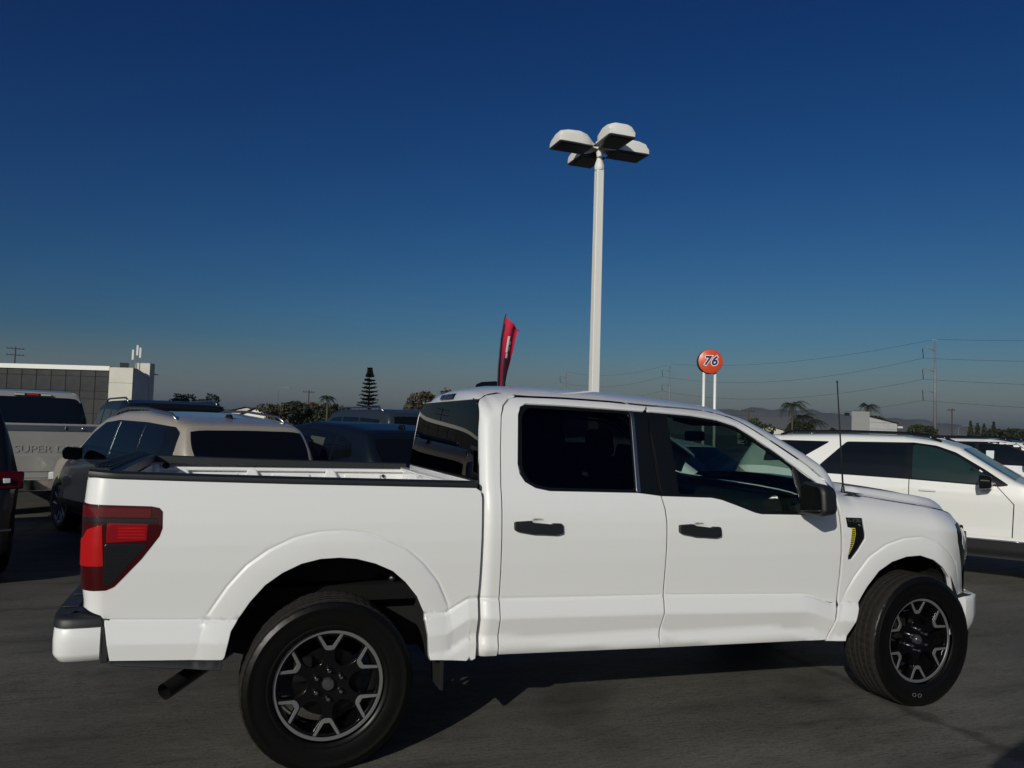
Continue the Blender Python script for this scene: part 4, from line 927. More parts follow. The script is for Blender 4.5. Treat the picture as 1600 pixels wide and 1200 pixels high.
make_suv('unseen grey saloon car added outside the right edge to cast the lower corner shadow', place(OF, 2.0, .62, 2.05, -4.20, psi), psi, OF, greyblue, None, [[(.9, 1.02), (1.2, 1.30), (1.95, 1.40), (1.95, 1.02)], [(2.02, 1.02), (2.02, 1.40), (2.5, 1.38), (3.2, 1.0)]], name='parked_car', ws=(2.92, 3.46, .86), rw=(.55, 1.1, .8), clad=False, mirror=(3.0, 1.0, greyblue), wr=.33)

# second pickup, tailgate towards us
psi = rad(110)
P2 = thing('pickup_truck', 'warm white pickup truck with a pressed-letter tailgate, far left behind the beige SUV', 'pickup truck', (-3.22, 9.55, 0), psi, LOT)
g = G(); A = []
for x, sc2 in ((0, .97), (.06, 1.0), (2.1, 1.0), (2.14, .99)):
    h = [(0, .60), (.90, .60), (1.0, .66), (1.02, .95), (1.01, 1.20), (1.0, 1.44), (.985, 1.50), (.90, 1.51), (.88, 1.0), (0, 1.0)]
    A.append([(x, -y*sc2, z) for y, z in h]+[(x, y*sc2, z) for y, z in h[-2::-1]])
g.grid(A); g.add(A[0], [tuple(range(len(A[0])))]); g.add(A[-1], [tuple(range(len(A[0])))]); g.build('bed', silverw, P2, True, angle=35)
tg2 = G().prism(rounded([(-.775, .66), (.775, .66), (.775, 1.525), (-.775, 1.525)], .03), lambda y, z: (-.02-.0*z, y, z), lambda y, z: (.06, y, z)).build('tailgate', silverw, P2, bevel=.012)
G().prism(rounded([(-.74, 1.405), (.74, 1.405), (.74, 1.495), (-.74, 1.495)], .02), lambda y, z: (-.034, y, z), lambda y, z: (-.018, y, z)).build('applique', satin, tg2, bevel=.004)
G().prism(rounded([(-.74, .76), (.74, .76), (.74, 1.02), (-.74, 1.02)], .03), lambda y, z: (-.036, y, z), lambda y, z: (-.018, y, z)).build('lower_step', silverw, tg2, bevel=.012)
text('SUPER DUTY', .155, (-.024, 0, 1.115), (rad(90), 0, rad(-90)), silverw, tg2, 'pressed_letters', .005, sx=1.22)
G().box((-.03, -.18, 1.45), (.02, .04, .06)).build('handle', chrome, tg2, bevel=.004); G().tube([(-.034, -.42, 1.45), (-.05, -.42, 1.45)], .028, 18).build('camera_button', chrome, tg2, True)
for sg in (-1, 1):
    tl = G().box((.02, sg*.895, 1.26), (.12, .20, .44)).build('taillight', red_d, P2, bevel=.02)
    G().box((-.045, sg*.88, 1.28), (.01, .05, .30)).build('lens', clear_l, tl, bevel=.004)
    G().tube([(1.10, sg*.93, 1.525), (.02, sg*.93, 1.525)], .035, 8).build('rail_cap', plastic, P2, True)
rbm = G().prism(rounded([(-.98, .46), (.98, .46), (.98, .64), (-.98, .64)], .05), lambda y, z: (-.20+.10*abs(y)**3, y, z), lambda y, z: (.02, y, z)).build('rear_bumper', chrome, P2, bevel=.02)
CAB = Car(4.2, 2.0, [(0, 1.30), (.02, 1.44), (.10, 1.98), (.16, 2.08), (.6, 2.12), (1.5, 2.13), (2.0, 2.05), (2.75, 1.46), (2.9, 1.40), (3.7, 1.34), (4.05, 1.2), (4.2, .8)], [(0, 1.30), (.2, 1.36), (2.0, 1.34), (2.8, 1.30), (4.2, 1.1)], .60, .26, [(0, .97), (.1, .99), (.5, 1.0), (3.5, 1.0), (4.0, .95), (4.2, .85)])
cabg = G(); A = []
for x in CAB.stations():
    h = CAB.sec(x); A.append([(x+2.16, -y, z) for y, z in h]+[(x+2.16, y, z) for y, z in h[-2::-1]])
cabg.grid(A); n_ = len(A[0]); cabg.add(A[0], [tuple(range(n_))]); cabg.add(A[-1], [tuple(range(n_))]); cabg.build('cab', silverw, P2, True, angle=38)
def p2pane(nm, x0, x1, f, m):
    o = CAB.pane(nm, x0, x1, f, m, P2); o.location = (2.16, 0, 0); return o
p2pane('rear_window', .022, .102, 1.0, glass_dk); p2pane('windscreen', 2.05, 2.7, .9, glass_dk)
for o in CAB.patch('window', [(.35, 1.40), (.40, 1.92), (1.1, 1.94), (1.1, 1.38)], glass_dk, P2)+CAB.patch('window', [(1.18, 1.38), (1.18, 1.94), (1.7, 1.92), (2.1, 1.65), (2.35, 1.38)], glass_dk, P2): o.location = (2.16, 0, 0)
hb = G().prism([(-.30, 2.0), (.30, 2.0), (.27, 2.045), (-.27, 2.045)], lambda y, z: (2.30, y, z), lambda y, z: (2.235, y, z)).build('high_brake_light', smoke, P2, bevel=.006)
G().box((2.235, 0, 2.022), (.02, .18, .03)).build('lens', red_l, hb, bevel=.003)
for y in (-.21, .21): G().box((2.235, y, 2.022), (.02, .16, .028)).build('lens', clear_l, hb, bevel=.003)
for x in (.95, 5.0):
    for sg in (-1, 1): simple_wheel(P2, x, sg*.88, .42)
G().box((3.0, 0, .62), (5.6, 1.2, .24)).build('chassis', under, P2)

# ------------------------------------------------------------------ lamp post, flag, signs
lamp = thing('lamp_post', 'tall white lamp post with four shoebox heads above the pickup roof', 'lamp post', (7.05, 11.2, -.15))
lp = G(); lp.tube([(0, 0, 0), (0, 0, 7.72)], [.140, .118], 4, sq=True); lp.tube([(0, 0, 7.70), (0, 0, 7.80), (0, 0, 7.95), (0, 0, 8.05), (0, 0, 8.20), (0, 0, 8.36)], [.112, .118, .072, .072, .12, .10], 8); lp.build('pole', polewhite, lamp, bevel=.012)
G().box((0, 0, .35), (.6, .6, .7)).build('footing', whitewall, lamp, bevel=.03)
def head(a):
    h = bpy.data.objects.new('lamp_head', None); C.objects.link(h); h.parent = lamp; h.rotation_euler = (0, 0, rad(a)); h.location = (0, 0, 8.22)
    A = []
    for x, w, zt, zb in ((.10, .10, .05, -.06), (.20, .12, .07, -.06), (.30, .20, .13, -.07), (.42, .27, .22, -.07), (.60, .30, .265, -.07), (.86, .31, .25, -.07), (1.04, .31, .20, -.07), (1.10, .30, .10, -.07), (1.11, .29, -.07, -.07)):
        A.append([(x, -w, zb), (x, -w, zb+(zt-zb)*.55), (x, -w*.80, zb+(zt-zb)*.86), (x, -w*.45, zt), (x, w*.45, zt), (x, w*.80, zb+(zt-zb)*.86), (x, w, zb+(zt-zb)*.55), (x, w, zb)])
    g = G(); g.grid(A); g.add(A[0], [tuple(range(8))]); g.add(A[-1], [tuple(range(8))]); n = len(g.v)
    g.build('housing', polewhite, h, True, angle=30)
    G().box((.70, 0, -.088), (.80, .60, .03)).build('door_frame', lampface, h, bevel=.006)
    G().box((.70, 0, -.108), (.66, .48, .012)).build('lens', plasticg, h, bevel=.004)
for a in (1, 91, 181, 271): head(a)
fl = thing('feather_flag', 'red feather flag with white print and dark lower figure, rising behind the pickup roof', 'flag', (5.08, 12.1, 0), rad(20))
G().tube([(0, 0, 0), (0, 0, 2.0), (.01, 0, 3.0), (.06, 0, 3.7), (.14, 0, 4.15), (.19, 0, 4.27)], [.022, .02, .016, .013, .010, .008], 8).build('flag_pole', plastic, fl, True)
def flag_pt(u, v):
    z = 1.1+3.10*v; x0 = float(np.interp(z, [1, 2, 3, 3.7, 4.15, 4.27], [.01, .01, .02, .07, .15, .20])); w = .50*(1-.25*max(0, (.35-v))/.35)
    if v > .93: z -= .30*u*(v-.93)/.07
    fold = .09*math.sin(u*6+v*3.2)+.05*math.sin(v*9+u*4)
    return (x0+w*u*.80, fold*u+.14*u*math.sin(v*4), z-.02*u)
g = G(); g.grid([[flag_pt(u, v) for u in np.linspace(0, 1, 15)] for v in np.linspace(0, 1, 41)]); fo = g.build('banner', flagred, fl, True)
def fprint(nm, us, vs, m):
    for sd_ in (-1, 1):
        A = [[tuple(Vector(flag_pt(u, v))+Vector((0, sd_*.006, 0))) for u in np.linspace(*us, 5)] for v in np.linspace(*vs, 9)]
        G().grid(A).build(nm, m, fo, True)
for us, vs in (((.36, .50), (.74, .86)), ((.52, .68), (.80, .825)), ((.40, .56), (.70, .735)), ((.55, .66), (.755, .785))): fprint('white_letter', us, vs, flagwhite)
fprint('dark_print', (.30, .55), (.58, .70), flagdark); fprint('dark_print', (.12, .52), (.02, .34), flagdark); fprint('dark_print', (.30, .75), (.40, .58), flagdark); fprint('white_print', (.58, .76), (.46, .54), flagwhite); fprint('dark_print', (.02, .10), (.4, .95), flagdark)

s76 = thing('sign', 'orange disc sign reading 76 on two white posts', 'sign', (35.9, 50.9, 0))
s76.rotation_euler = (0, 0, rad(-22))
for x in (-.45, .45): G().tube([(x, .12, 0), (x, .12, 6.8)], .115, 14).build('post', signwhite, s76, True)
dc = G().lathe([(.001, -.25), (.93, -.25), (.985, -.22), (1.0, -.17), (1.0, .42), (.001, .45)], 72).build('disc', signedge, s76, True, angle=40); dc.location = (0, 0, 7.55)
fc = G().lathe([(.001, -.262), (.955, -.262), (.975, -.25)], 72).build('face', orange, dc, True, angle=40)
for (m_, d, of, dp) in ((signwhite, -.266, .055, .004), (signblue, -.276, 0, .004)):
    for ch, x in (('7', -.30), ('6', .28)):
        t_ = text(ch, 1.02, (x, d, .02), (rad(90), 0, 0), m_, dc, 'numeral', dp, shear=.22, sx=.98, off=of+.035)

# ------------------------------------------------------------------ power lines
def steel_pole(label, x, y, H, yawd, s=1.0):
    t = thing('transmission_pole', label, 'power pole', (x, y, 0), rad(yawd), 'steel transmission poles')
    G().tube([(0, 0, 0), (0, 0, H)], [.55*s, .22*s], 12).build('pole', poleg, t, True)
    G().box((0, 0, H+.2), (1.6*s, .3, .25)).build('cap', poleg, t)
    tips = [(0, 0, H+.4)]
    for k, z in enumerate((H-3.2, H-9.9, H-16.6)):
        P = [(0, 0, z), (-1.4*s, 0, z+.6), (-3.0*s, 0, z+1.25), (-3.4*s, 0, z+1.0), (-3.5*s, 0, z+.5)]
        G().tube(P, [.22, .18, .14, .12, .10], 8).build('arm', poleg, t, True)
        G().tube([(-3.5*s, 0, z+.5), (-3.3*s, 0, z-2.4)], .13, 6).build('insulator', wirem, t, True)
        tips.append((-3.3*s, 0, z-2.4))
    M_ = Matrix.Rotation(rad(yawd), 3, 'Z')
    return [M_ @ Vector(p)+Vector((x, y, 0)) for p in tips]
px_l = (207.2, 187.7)
A1 = steel_pole('nearest grey steel transmission pole with three drooping arms on the right', 207.2, 187.7, 33.2, -38)
A2 = steel_pole('distant steel transmission pole between the lamp post and the 76 sign', 190.2, 320.9, 33.2, -30)
A3 = steel_pole('farthest steel transmission pole, faint left of the lamp post', 172.2, 401.4, 33.2, -24)
A0 = [Vector((255, 62, p.z-1.5)) for p in A1]
names = ('topmost', 'second', 'third', 'lowest')
def wire(a, b, sag, label, r=.04):
    P = [a.lerp(b, t)-Vector((0, 0, sag*4*t*(1-t))) for t in np.linspace(0, 1, 25)]
    return tag(G().tube(P, r, 4).build('power_line', wirem), label, 'power line', 'power lines between the steel poles')
for k in range(4):
    wire(A1[k], A0[k], 3.0, names[k]+' wire running off to the right of the nearest steel pole')
    wire(A2[k], A1[k], 5.0 if k else 3.5, names[k]+' wire between the nearest steel pole and the second one')
    wire(A3[k], A2[k], 3.5, names[k]+' wire between the second and the farthest steel pole')
def wood_pole(label, x, y, H, ang, arms=(.5, 1.5), w=1.3, group='wooden utility poles'):
    t = thing('utility_pole', label, 'utility pole', (x, y, 0), rad(ang), group)
    G().tube([(0, 0, 0), (0, 0, H)], [.17, .11], 8).build('pole', woodp, t, True)
    for d in arms:
        G().box((0, .14, H-d), (2*w, .10, .12)).build('crossarm', woodp, t)
        for x_ in (-w*.9, -w*.45, w*.45, w*.9): G().tube([(x_, .14, H-d+.06), (x_, .14, H-d+.26)], .05, 6).build('insulator', wirem, t)
    return t
def at(u, d): # ground point straight below a picture column, d metres out
    X = (u-800)/1244.2; return (-.4927+d*(.945*X+.327), -4.9605+d*(-.327*X+.945))
for lb, u, d, H, an in (('wooden pole with two crossarms rising above the left building roof', 22, 150, 14.2, 25), ('thin wooden pole among the bushes left of the tall pine', 484, 150, 7.6, 10), ('wooden pole with crossarm behind the shrubs beside the A-pillar', 1172, 110, 5.3, 0), ('wooden pole with crossarm left of the four cypresses', 1490, 160, 8.2, 5), ('short wooden pole just right of the tall pine', 641, 170, 5.6, 20)):
    x, y = at(u, d); wood_pole(lb, x, y, H, an, (.4, 1.6) if u < 100 else (.35,), 1.5 if u < 100 else 1.1)
def street_lamp(label, u, d, H, arm):
    x, y = at(u, d); t = thing('street_lamp', label, 'street lamp', (x, y, 0), rad(-20), 'street lamps')
    G().tube([(0, 0, 0), (0, 0, H-.3), (.3, 0, H), (arm, 0, H+.1)], [.05, .035, .025, .02], 8).build('pole', poleg, t, True)
    G().box((arm+.3, 0, H+.1), (1.2, .3, .10)).build('lamp_head', poleg, t, bevel=.03)
street_lamp('street lamp with a pale head above the hedges left of the pine', 436, 115, 6.4, .9); street_lamp('street lamp with a pale head beside the cypresses', 1500, 120, 3.9, .7)

# ------------------------------------------------------------------ buildings
B = thing('office_building', 'two-storey office building with dark glazing and a pale end panel, far left', 'building')
p0, p1, p2 = Vector((-42, 116.2, 0)), Vector((-15.5, 106.3, 0)), Vector((-12.7, 105.2, 0))
d_ = (p2-p0).normalized(); n_ = Vector((d_.y, -d_.x, 0))
HB = 8.25
def fac(a, z, o=0): p = p0+d_*a+n_*o; return (p.x, p.y, z)
La, Lb = (p1-p0).length, (p2-p0).length
G().prism([(0, 0), (La, 0), (La, HB-.9), (0, HB-.9)], lambda a, z: fac(a, z, -.5), lambda a, z: fac(a, z, -.12)).build('curtain_wall_back', gap, B)
gl1 = mat('office_glass', (.030, .030, .032), .12, spec=.4, noise=(.3, (.05, .05, .05), .4, .6)); gl2 = mat('office_spandrel', (.022, .022, .024), .2, noise=(.4, (.034, .034, .034), .4, .6))
cols = 15; cw__ = La/cols; rows = [(0, 1.9), (1.9, 3.7), (3.7, 4.7), (4.7, 6.55), (6.55, HB-.9)]
pm = {}
for i in range(cols):
    for j, (z0, z1) in enumerate(rows):
        if j not in pm:
            me = G().prism([(.03, z0+.03), (cw__-.03, z0+.03), (cw__-.03, z1-.03), (.03, z1-.03)], lambda a, z: tuple(d_*a+Vector((0, 0, z))), lambda a, z: tuple(d_*a+n_*.06+Vector((0, 0, z)))).build('pane', gl2 if j in (2, 4) else gl1, B); pm[j] = me
        else:
            me = pm[j].copy(); C.objects.link(me); me.parent = B
        me.location = p0+d_*(i*cw__)+n_*(-.10+rnd.uniform(0, .012))
for i in range(cols+1):
    G().prism([(i*cw__-.04, 0), (i*cw__+.04, 0), (i*cw__+.04, HB-.9), (i*cw__-.04, HB-.9)], lambda a, z: fac(a, z, -.11), lambda a, z: fac(a, z, .02)).build('mullion', gap, B)
G().prism([(-1, HB-.9), (La, HB-.9), (La, HB-.35), (-1, HB-.35)], lambda a, z: fac(a, z, -.5), lambda a, z: fac(a, z, .25)).build('roof_edge', polewhite, B)
for k in range(4): G().prism([(La+.02, k*1.95), (Lb, k*1.95), (Lb, k*1.95+1.92), (La+.02, k*1.95+1.92)], lambda a, z: fac(a, z, -.6), lambda a, z: fac(a, z, .20)).build('wall_panel', whitewall, B)
s_dir = -n_
def sidep(b, z, o=0): p = p2+s_dir*b+d_*o; return (p.x, p.y, z)
G().prism([(.61, 0), (4.0, 0), (4.0, HB-1.25), (.61, HB-.45)], lambda b, z: sidep(b, z, -.4), lambda b, z: sidep(b, z, 0)).build('side_wall', whitewall, B)
G().prism([(0, HB-.6), (La, HB-.6), (La, HB-.5), (0, HB-.5)], lambda a, z: fac(a, z, -13), lambda a, z: fac(a, z, -.5)).build('roof', gap, B)
G().prism([(4.15, 0), (5.4, 0), (5.4, HB+.45), (4.15, HB+.45)], lambda b, z: sidep(b, z, -1.9), lambda b, z: sidep(b, z, .05)).build('parapet_block', whitewall, B)
tw = Vector(sidep(1.6, HB, -.6))
for dx, h in ((-.4, 2.0), (.1, 2.6), (.45, 2.3)):
    at2 = G(); at2.tube([(tw.x+dx, tw.y, HB-.6), (tw.x+dx, tw.y, HB+h)], .06, 6); at2.build('antenna_mast', satin, B); G().box((tw.x+dx, tw.y-.1, HB+h-.7), (.22, .12, 1.3)).build('antenna_panel', polewhite, B)
G().box((tw.x-1.3, tw.y, HB-.1), (1.0, .7, .6)).build('roof_unit', plastic, B)

x0, y0 = at(1333, 70); x1, y1 = at(1361, 69); x2, y2 = at(1404, 70.5)
WB = thing('storage_building', 'small white flat-roofed building beyond the row of parked SUVs', 'building')
clap = mat('white_siding', (.50, .50, .49), .7, noise=(.6, (.60, .60, .58), .3, .7))
def wallq(nm, a, b, za, zb_, m_, th=.25, z0=0):
    a, b = Vector((*a, 0)), Vector((*b, 0)); d = (b-a); L = d.length; d.normalize(); n = Vector((d.y, -d.x, 0))
    return G().prism([(0, z0), (L, z0), (L, zb_), (0, za)], lambda q, z: tuple(a+d*q-n*th+Vector((0, 0, z))), lambda q, z: tuple(a+d*q+Vector((0, 0, z)))).build(nm, m_, WB)
wallq('front_wall', (x0, y0), (x1, y1), 4.02, 4.0, mat('shaded_wall', (.26, .26, .26), .8), .5)  # shaded section of the white building, its shade put into a greyer colour
for k in range(6):
    za = .3+k*.56
    wallq('siding_board', (x1+.02, y1), (x2, y2), min(za+.54, 3.58), max(za+.01, min(za+.54, 3.08)), clap, .5-.02*k, za)
_a, _b = Vector((x1, y1, 0)), Vector((x2+.1, y2, 0)); _d = (_b-_a).normalized(); _n = Vector((_d.y, -_d.x, 0)); _L = (_b-_a).length
G().prism([(0, 3.54), (_L, 3.04), (_L, 3.14), (0, 3.64)], lambda q, z: tuple(_a+_d*q-_n*.6+Vector((0, 0, z))), lambda q, z: tuple(_a+_d*q+_n*.05+Vector((0, 0, z)))).build('roof_edge', gap, WB)
G().box((x0-.5, y0, 3.75), (.35, .25, .25)).build('flood_lamp', plastic, WB); G().box((x2+.35, y2, 2.75), (.4, .2, .15)).build('flood_lamp', polewhite, WB)
def house(label, u, d, w, h, rise, m_):
    x, y = at(u, d); t = thing('house', label, 'house', (x, y, 0), rad(-15), 'houses beyond the hedges')
    G().prism([(-w/2, 0), (w/2, 0), (w/2, h), (0, h+rise), (-w/2, h)], lambda a, z: (a, 0, z), lambda a, z: (a, 9, z)).build('wall', m_, t)
    r = G()
    for sg in (-1, 1): r.add([(0, -.4, h+rise+.15), (sg*(w/2+.5), -.4, h-.05), (sg*(w/2+.5), 9.4, h-.05), (0, 9.4, h+rise+.15)], [(0, 1, 2, 3)])
    r.build('roof', mat('house_roof', (.16, .13, .11), .9), t, recalc=False)
    G().box((0, -.02, h*.5), (w*.25, .06, h*.35)).build('window', gl1, t)
house('white gabled house above the beige SUV roof', 402, 95, 3.0, 2.3, .75, polewhite); house('pale house left of the white gable, behind the antenna fin', 386, 120, 4.0, 3.0, .5, whitewall); house('small pale house beside the palms on the right', 1270, 150, 3.0, 2.3, .5, polewhite); house('low brownish house behind the A-pillar shrubs', 1205, 140, 5, 2.6, .6, whitewall)
cx, cy = at(764, 30)
cn = thing('canopy_tent', 'dark navy canopy top showing just above the pickup roof beside the flag', 'canopy', (cx, cy, -.02), rad(-20))
G().prism([(-.46, 2.6), (.46, 2.6), (.44, 3.33), (.3, 3.38), (-.2, 3.34), (-.42, 3.24)], lambda a, z: (a, -1, z), lambda a, z: (a, 1, z)).build('roof', mat('navy_canvas', (.003, .005, .010), .9, spec=.05), cn, bevel=.05)
for a in (-.42, .42):
    for b in (-.9, .9): G().tube([(a, b, 0), (a, b, 2.7)], .03, 6).build('leg', satin, cn)

# ------------------------------------------------------------------ trees
def cards(g, cs, rs, n, size, flat=.75, shell=.55):
    'leaf clumps scattered through ellipsoids'
    for c, r in zip(cs, rs):
        for _ in range(n):
            v = nrs.normal(size=3); v /= np.linalg.norm(v); v = v*(nrs.uniform(shell**3, 1)**(1/3)); p = np.array(c)+v*np.array(r)
            a = nrs.normal(size=3); a /= np.linalg.norm(a); b = np.cross(a, nrs.normal(size=3)); b /= np.linalg.norm(b); s_ = size*nrs.uniform(.5, 1.25)
            k = len(g.v); g.v += [tuple(p-a*s_), tuple(p+b*s_*.45), tuple(p+a*s_), tuple(p-b*s_*.45)]; g.f.append((k, k+1, k+2, k+3))
def tree(label, u, d, H, Wd, m_, lobes=7, n=170, size=.32, base=.15, name='tree', cat='tree', group='trees beyond the lot', trunk=True):
    x, y = at(u, d); t = thing(name, label, cat, (x, y, 0), rnd.uniform(0, 6), group)
    cs, rs = [], []
    for k in range(lobes):
        a = rnd.uniform(0, 6.28); q = rnd.uniform(.1, .62); z = H*(base+(1-base)*rnd.uniform(.28, .80))
        cs.append((q*Wd/2*math.cos(a), q*Wd/2*math.sin(a), z)); r = Wd*rnd.uniform(.17, .30); rs.append((r, r, min(r*rnd.uniform(.6, .85), H-z)))
    cs.append((0, 0, H*.80)); rs.append((Wd*.2, Wd*.2, H*.20))
    g = G(); cards(g, cs, rs, n, size); g.build('crown', m_, t, recalc=False)
    if trunk:
        g = G(); g.tube([(0, 0, 0), (.1, 0, H*.35), (0, .1, H*.62)], [.05*H**.8*.6, .03*H**.8, .012*H], 8)
        for c in cs[:4]: g.tube([(0, 0, H*.35), (c[0]*.5, c[1]*.5, (H*.35+c[2])/2), c], [.02*H, .012*H, .004*H], 6)
        g.build('trunk', bark, t, True)
    return t
tree('broad dark tree crown left of centre above the black SUV roof', 283, 120, 5.4, 5.6, leaf_d, 9, 190, .30)
tree('rounded dark tree right next to the broad one, above the silver rail', 333, 118, 5.5, 5.2, leaf_d, 8, 190, .30)
tree('yellowish bush beside the white gabled house', 430, 90, 3.6, 3.8, leaf_b, 6, 150, .22)
tree('large dark shrub left of the thin pole', 462, 92, 4.0, 4.6, leaf_d, 9, 200, .25)
tree('brown-green shrub below the thin pole', 492, 95, 4.1, 3.6, leaf_b, 6, 160, .24)
tree('dark tree just left of the tall pine', 530, 100, 4.1, 4.6, leaf_d, 6, 150, .25)
tree('low green hedge tree behind the tall pine', 556, 130, 3.6, 5.5, leaf_g, 6, 150, .28)
tree('brown dry tree at the left of the pickup cab top', 668, 80, 5.2, 4.6, leaf_b, 9, 220, .26)
tree('darker tree behind the cab top, right of the dry one', 700, 88, 5.9, 4.6, leaf_b, 8, 200, .26)
tree('green tree crown peeping over the pickup roof beside the canopy', 735, 95, 6.3, 4.2, leaf_g, 7, 180, .26)
tree('dark bush low beside the windscreen pillar', 1182, 85, 3.5, 4.0, leaf_g, 7, 170, .24)
tree('round olive tree left of the steel pole foot', 1440, 120, 4.0, 5.2, leaf_g, 8, 190, .28)
tree('dark round tree at the foot of the steel pole', 1455, 112, 3.7, 3.6, leaf_d, 6, 160, .26)
tree('dense dark tree group at the right edge', 1585, 110, 3.6, 7.0, leaf_d, 9, 190, .30)
tree('broad dark tree right of the last cypress', 1550, 118, 3.4, 4.0, leaf_d, 6, 160, .28)
tree('bush behind the white storage building', 1370, 100, 4.6, 4.6, leaf_d, 6, 160, .28)
tree('small bush left of the white storage building', 1303, 100, 2.9, 2.0, leaf_d, 4, 110, .24)
def palm(label, u, d, H, n=12, L=2.0):
    n = int(n*1.7)
    x, y = at(u, d); t = thing('palm_tree', label, 'palm tree', (x, y, 0), rnd.uniform(0, 6), 'palms beyond the lot')
    G().tube([(0, 0, 0), (.06, 0, H*.5), (0, .05, H)], [.16, .12, .10], 8).build('trunk', bark, t, True)
    g = G()
    for k in range(n):
        a = k*2.4; e = rnd.uniform(.1, 1.0); l = L*rnd.uniform(.75, 1.1); h_ = Vector((math.cos(a), math.sin(a), 0)); s_ = Vector((-h_.y, h_.x, 0))
        lean = Vector((-.35, .2, 0))*l*.5
        pt = lambda q: Vector((0, 0, H))+h_*(l*q)+lean*q*q+Vector((0, 0, l*(e*q-1.05*q*q)))
        for i in range(1, 19):
            q = i/19; p = pt(q); tn = (pt(q+.03)-p).normalized(); w_ = l*.30*math.sin(math.pi*min(1, q*.9+.08))+.05
            for sg in (-1, 1):
                tip = p+s_*sg*w_*.75+tn*w_*.55-Vector((0, 0, w_*rnd.uniform(.25, .75))); k0 = len(g.v)
                g.v += [tuple(p-tn*.030), tuple(p+tn*.030), tuple(tip)]; g.f.append((k0, k0+1, k0+2))
        g.tube([pt(0), pt(.35), pt(.7), pt(1)], [.03, .022, .014, .006], 5)
    g.build('fronds', leaf_d, t, recalc=False)
palm('windswept palm with high fronds, left of the antenna', 1241, 90, 5.2, 13, 1.9); palm('shorter palm beside the windswept one', 1258, 92, 4.0, 13, 2.0); palm('palm in the dark shrubs left of the tall pine', 513, 90, 4.5, 12, 1.1); palm('palm top above the white storage building', 1358, 95, 5.6, 12, 1.4); palm('small palm right of the windswept one', 1276, 95, 3.6, 11, 1.3)
tree('dark shrub mass under the two palms', 1246, 93, 3.4, 4.6, leaf_d, 7, 180, .24)
tree('dark shrub round the small palm left of the pine', 511, 93, 3.9, 3.6, leaf_d, 7, 180, .24)
tree('olive shrub between the pale shrub lamp and the thin pole', 447, 96, 3.7, 3.2, leaf_g, 6, 170, .24)
def cypress(label, u, d, H):
    x, y = at(u, d); t = thing('cypress_tree', label, 'cypress', (x, y, 0), 0, 'row of four cypresses')
    g = G(); cards(g, [(0, 0, H*q) for q in (.15, .3, .45, .6, .75, .88)], [(.62*s_, .62*s_, H*.15) for s_ in (.85, 1, .95, .8, .6, .32)], 130, .20); g.build('crown', leaf_d, t, recalc=False)
    G().tube([(0, 0, 0), (0, 0, H*.5)], [.12, .05], 6).build('trunk', bark, t)
for u, H, lb in ((1519, 4.9, 'leftmost of the four narrow cypresses'), (1530, 4.75, 'second cypress from the left'), (1540.5, 4.6, 'third cypress from the left, the shortest'), (1555, 4.95, 'rightmost cypress, set apart from the other three')): cypress(lb, u, 130, H)
# the tall layered pine
x, y = at(578, 105); pn = thing('pine_tree', 'tall symmetrical layered pine standing alone left of the pickup cab', 'pine tree', (x, y, 0))
H = 9.1
G().tube([(0, 0, 0), (0, 0, H*.6), (0, 0, H)], [.20, .11, .02], 8).build('trunk', bark, pn, True)
g = G(); z = 2.2
while z < H-.15:
    R0 = 1.85*min(1, ((H-z)/6.4))**.8; nb = 11; a0 = rnd.uniform(0, 6)
    for k in range(nb):
        a = a0+2*math.pi*k/nb+rnd.uniform(-.15, .15); l = R0*rnd.uniform(.55, 1.12); zj = rnd.uniform(-.10, .10); h_ = Vector((math.cos(a), math.sin(a), 0))
        for i in range(9):
            q = (i+.6)/9; p = h_*(l*q)+Vector((0, 0, z+zj+.28*q*l-.05-.10*q*q*l)); w_ = .20+.24*q*(1-q)*2
            for sg in (-1, 1):
                s_ = Vector((-h_.y, h_.x, 0))*sg; k0 = len(g.v)
                g.v += [tuple(p-h_*.13), tuple(p+h_*.13), tuple(p+h_*.20+s_*w_+Vector((0, 0, rnd.uniform(-.12, .16)))), tuple(p-h_*.02+s_*w_*.9+Vector((0, 0, rnd.uniform(-.14, .12))))]; g.f.append((k0, k0+1, k0+2, k0+3))
    z += .52 if z < H-1.6 else .34
g.build('crown', leaf_p, pn, recalc=False)

# ------------------------------------------------------------------ hills and ground
def hill(u0, u1, d, hs):
    g = G(); us = np.linspace(u0, u1, 60); A = []
    for q in (0, .5, 1, 1.6, 2.2):
        row = []
        for i, u in enumerate(us):
            x, y = at(u, d+q*260); h = float(np.interp((u-u0)/(u1-u0), *hs))*(1 if q == 1 else (.55+.1*math.sin(i*1.7) if q in (.5, 1.6) else 0)); row.append((x, y, h*(1+.05*math.sin(i*2.3)+.04*math.sin(i*5.1))-(2 if q in (0, 2.2) else 0)))
        A.append(row)
    g.grid(A); return tag(g.build('hills', mat('hill_scrub', (.12, .115, .10), .9, noise=(.004, (.16, .15, .125), .4, .6)), None, True), kind='structure')
hill(950, 1900, 2000, ([0, .1, .2, .3, .42, .5, .6, .7, .85, 1], [22, 60, 74, 78, 66, 60, 46, 32, 24, 16]))
hill(-200, 760, 2100, ([0, .3, .5, .62, .7, .8, .9, 1], [12, 18, 27, 36, 32, 38, 28, 15]))

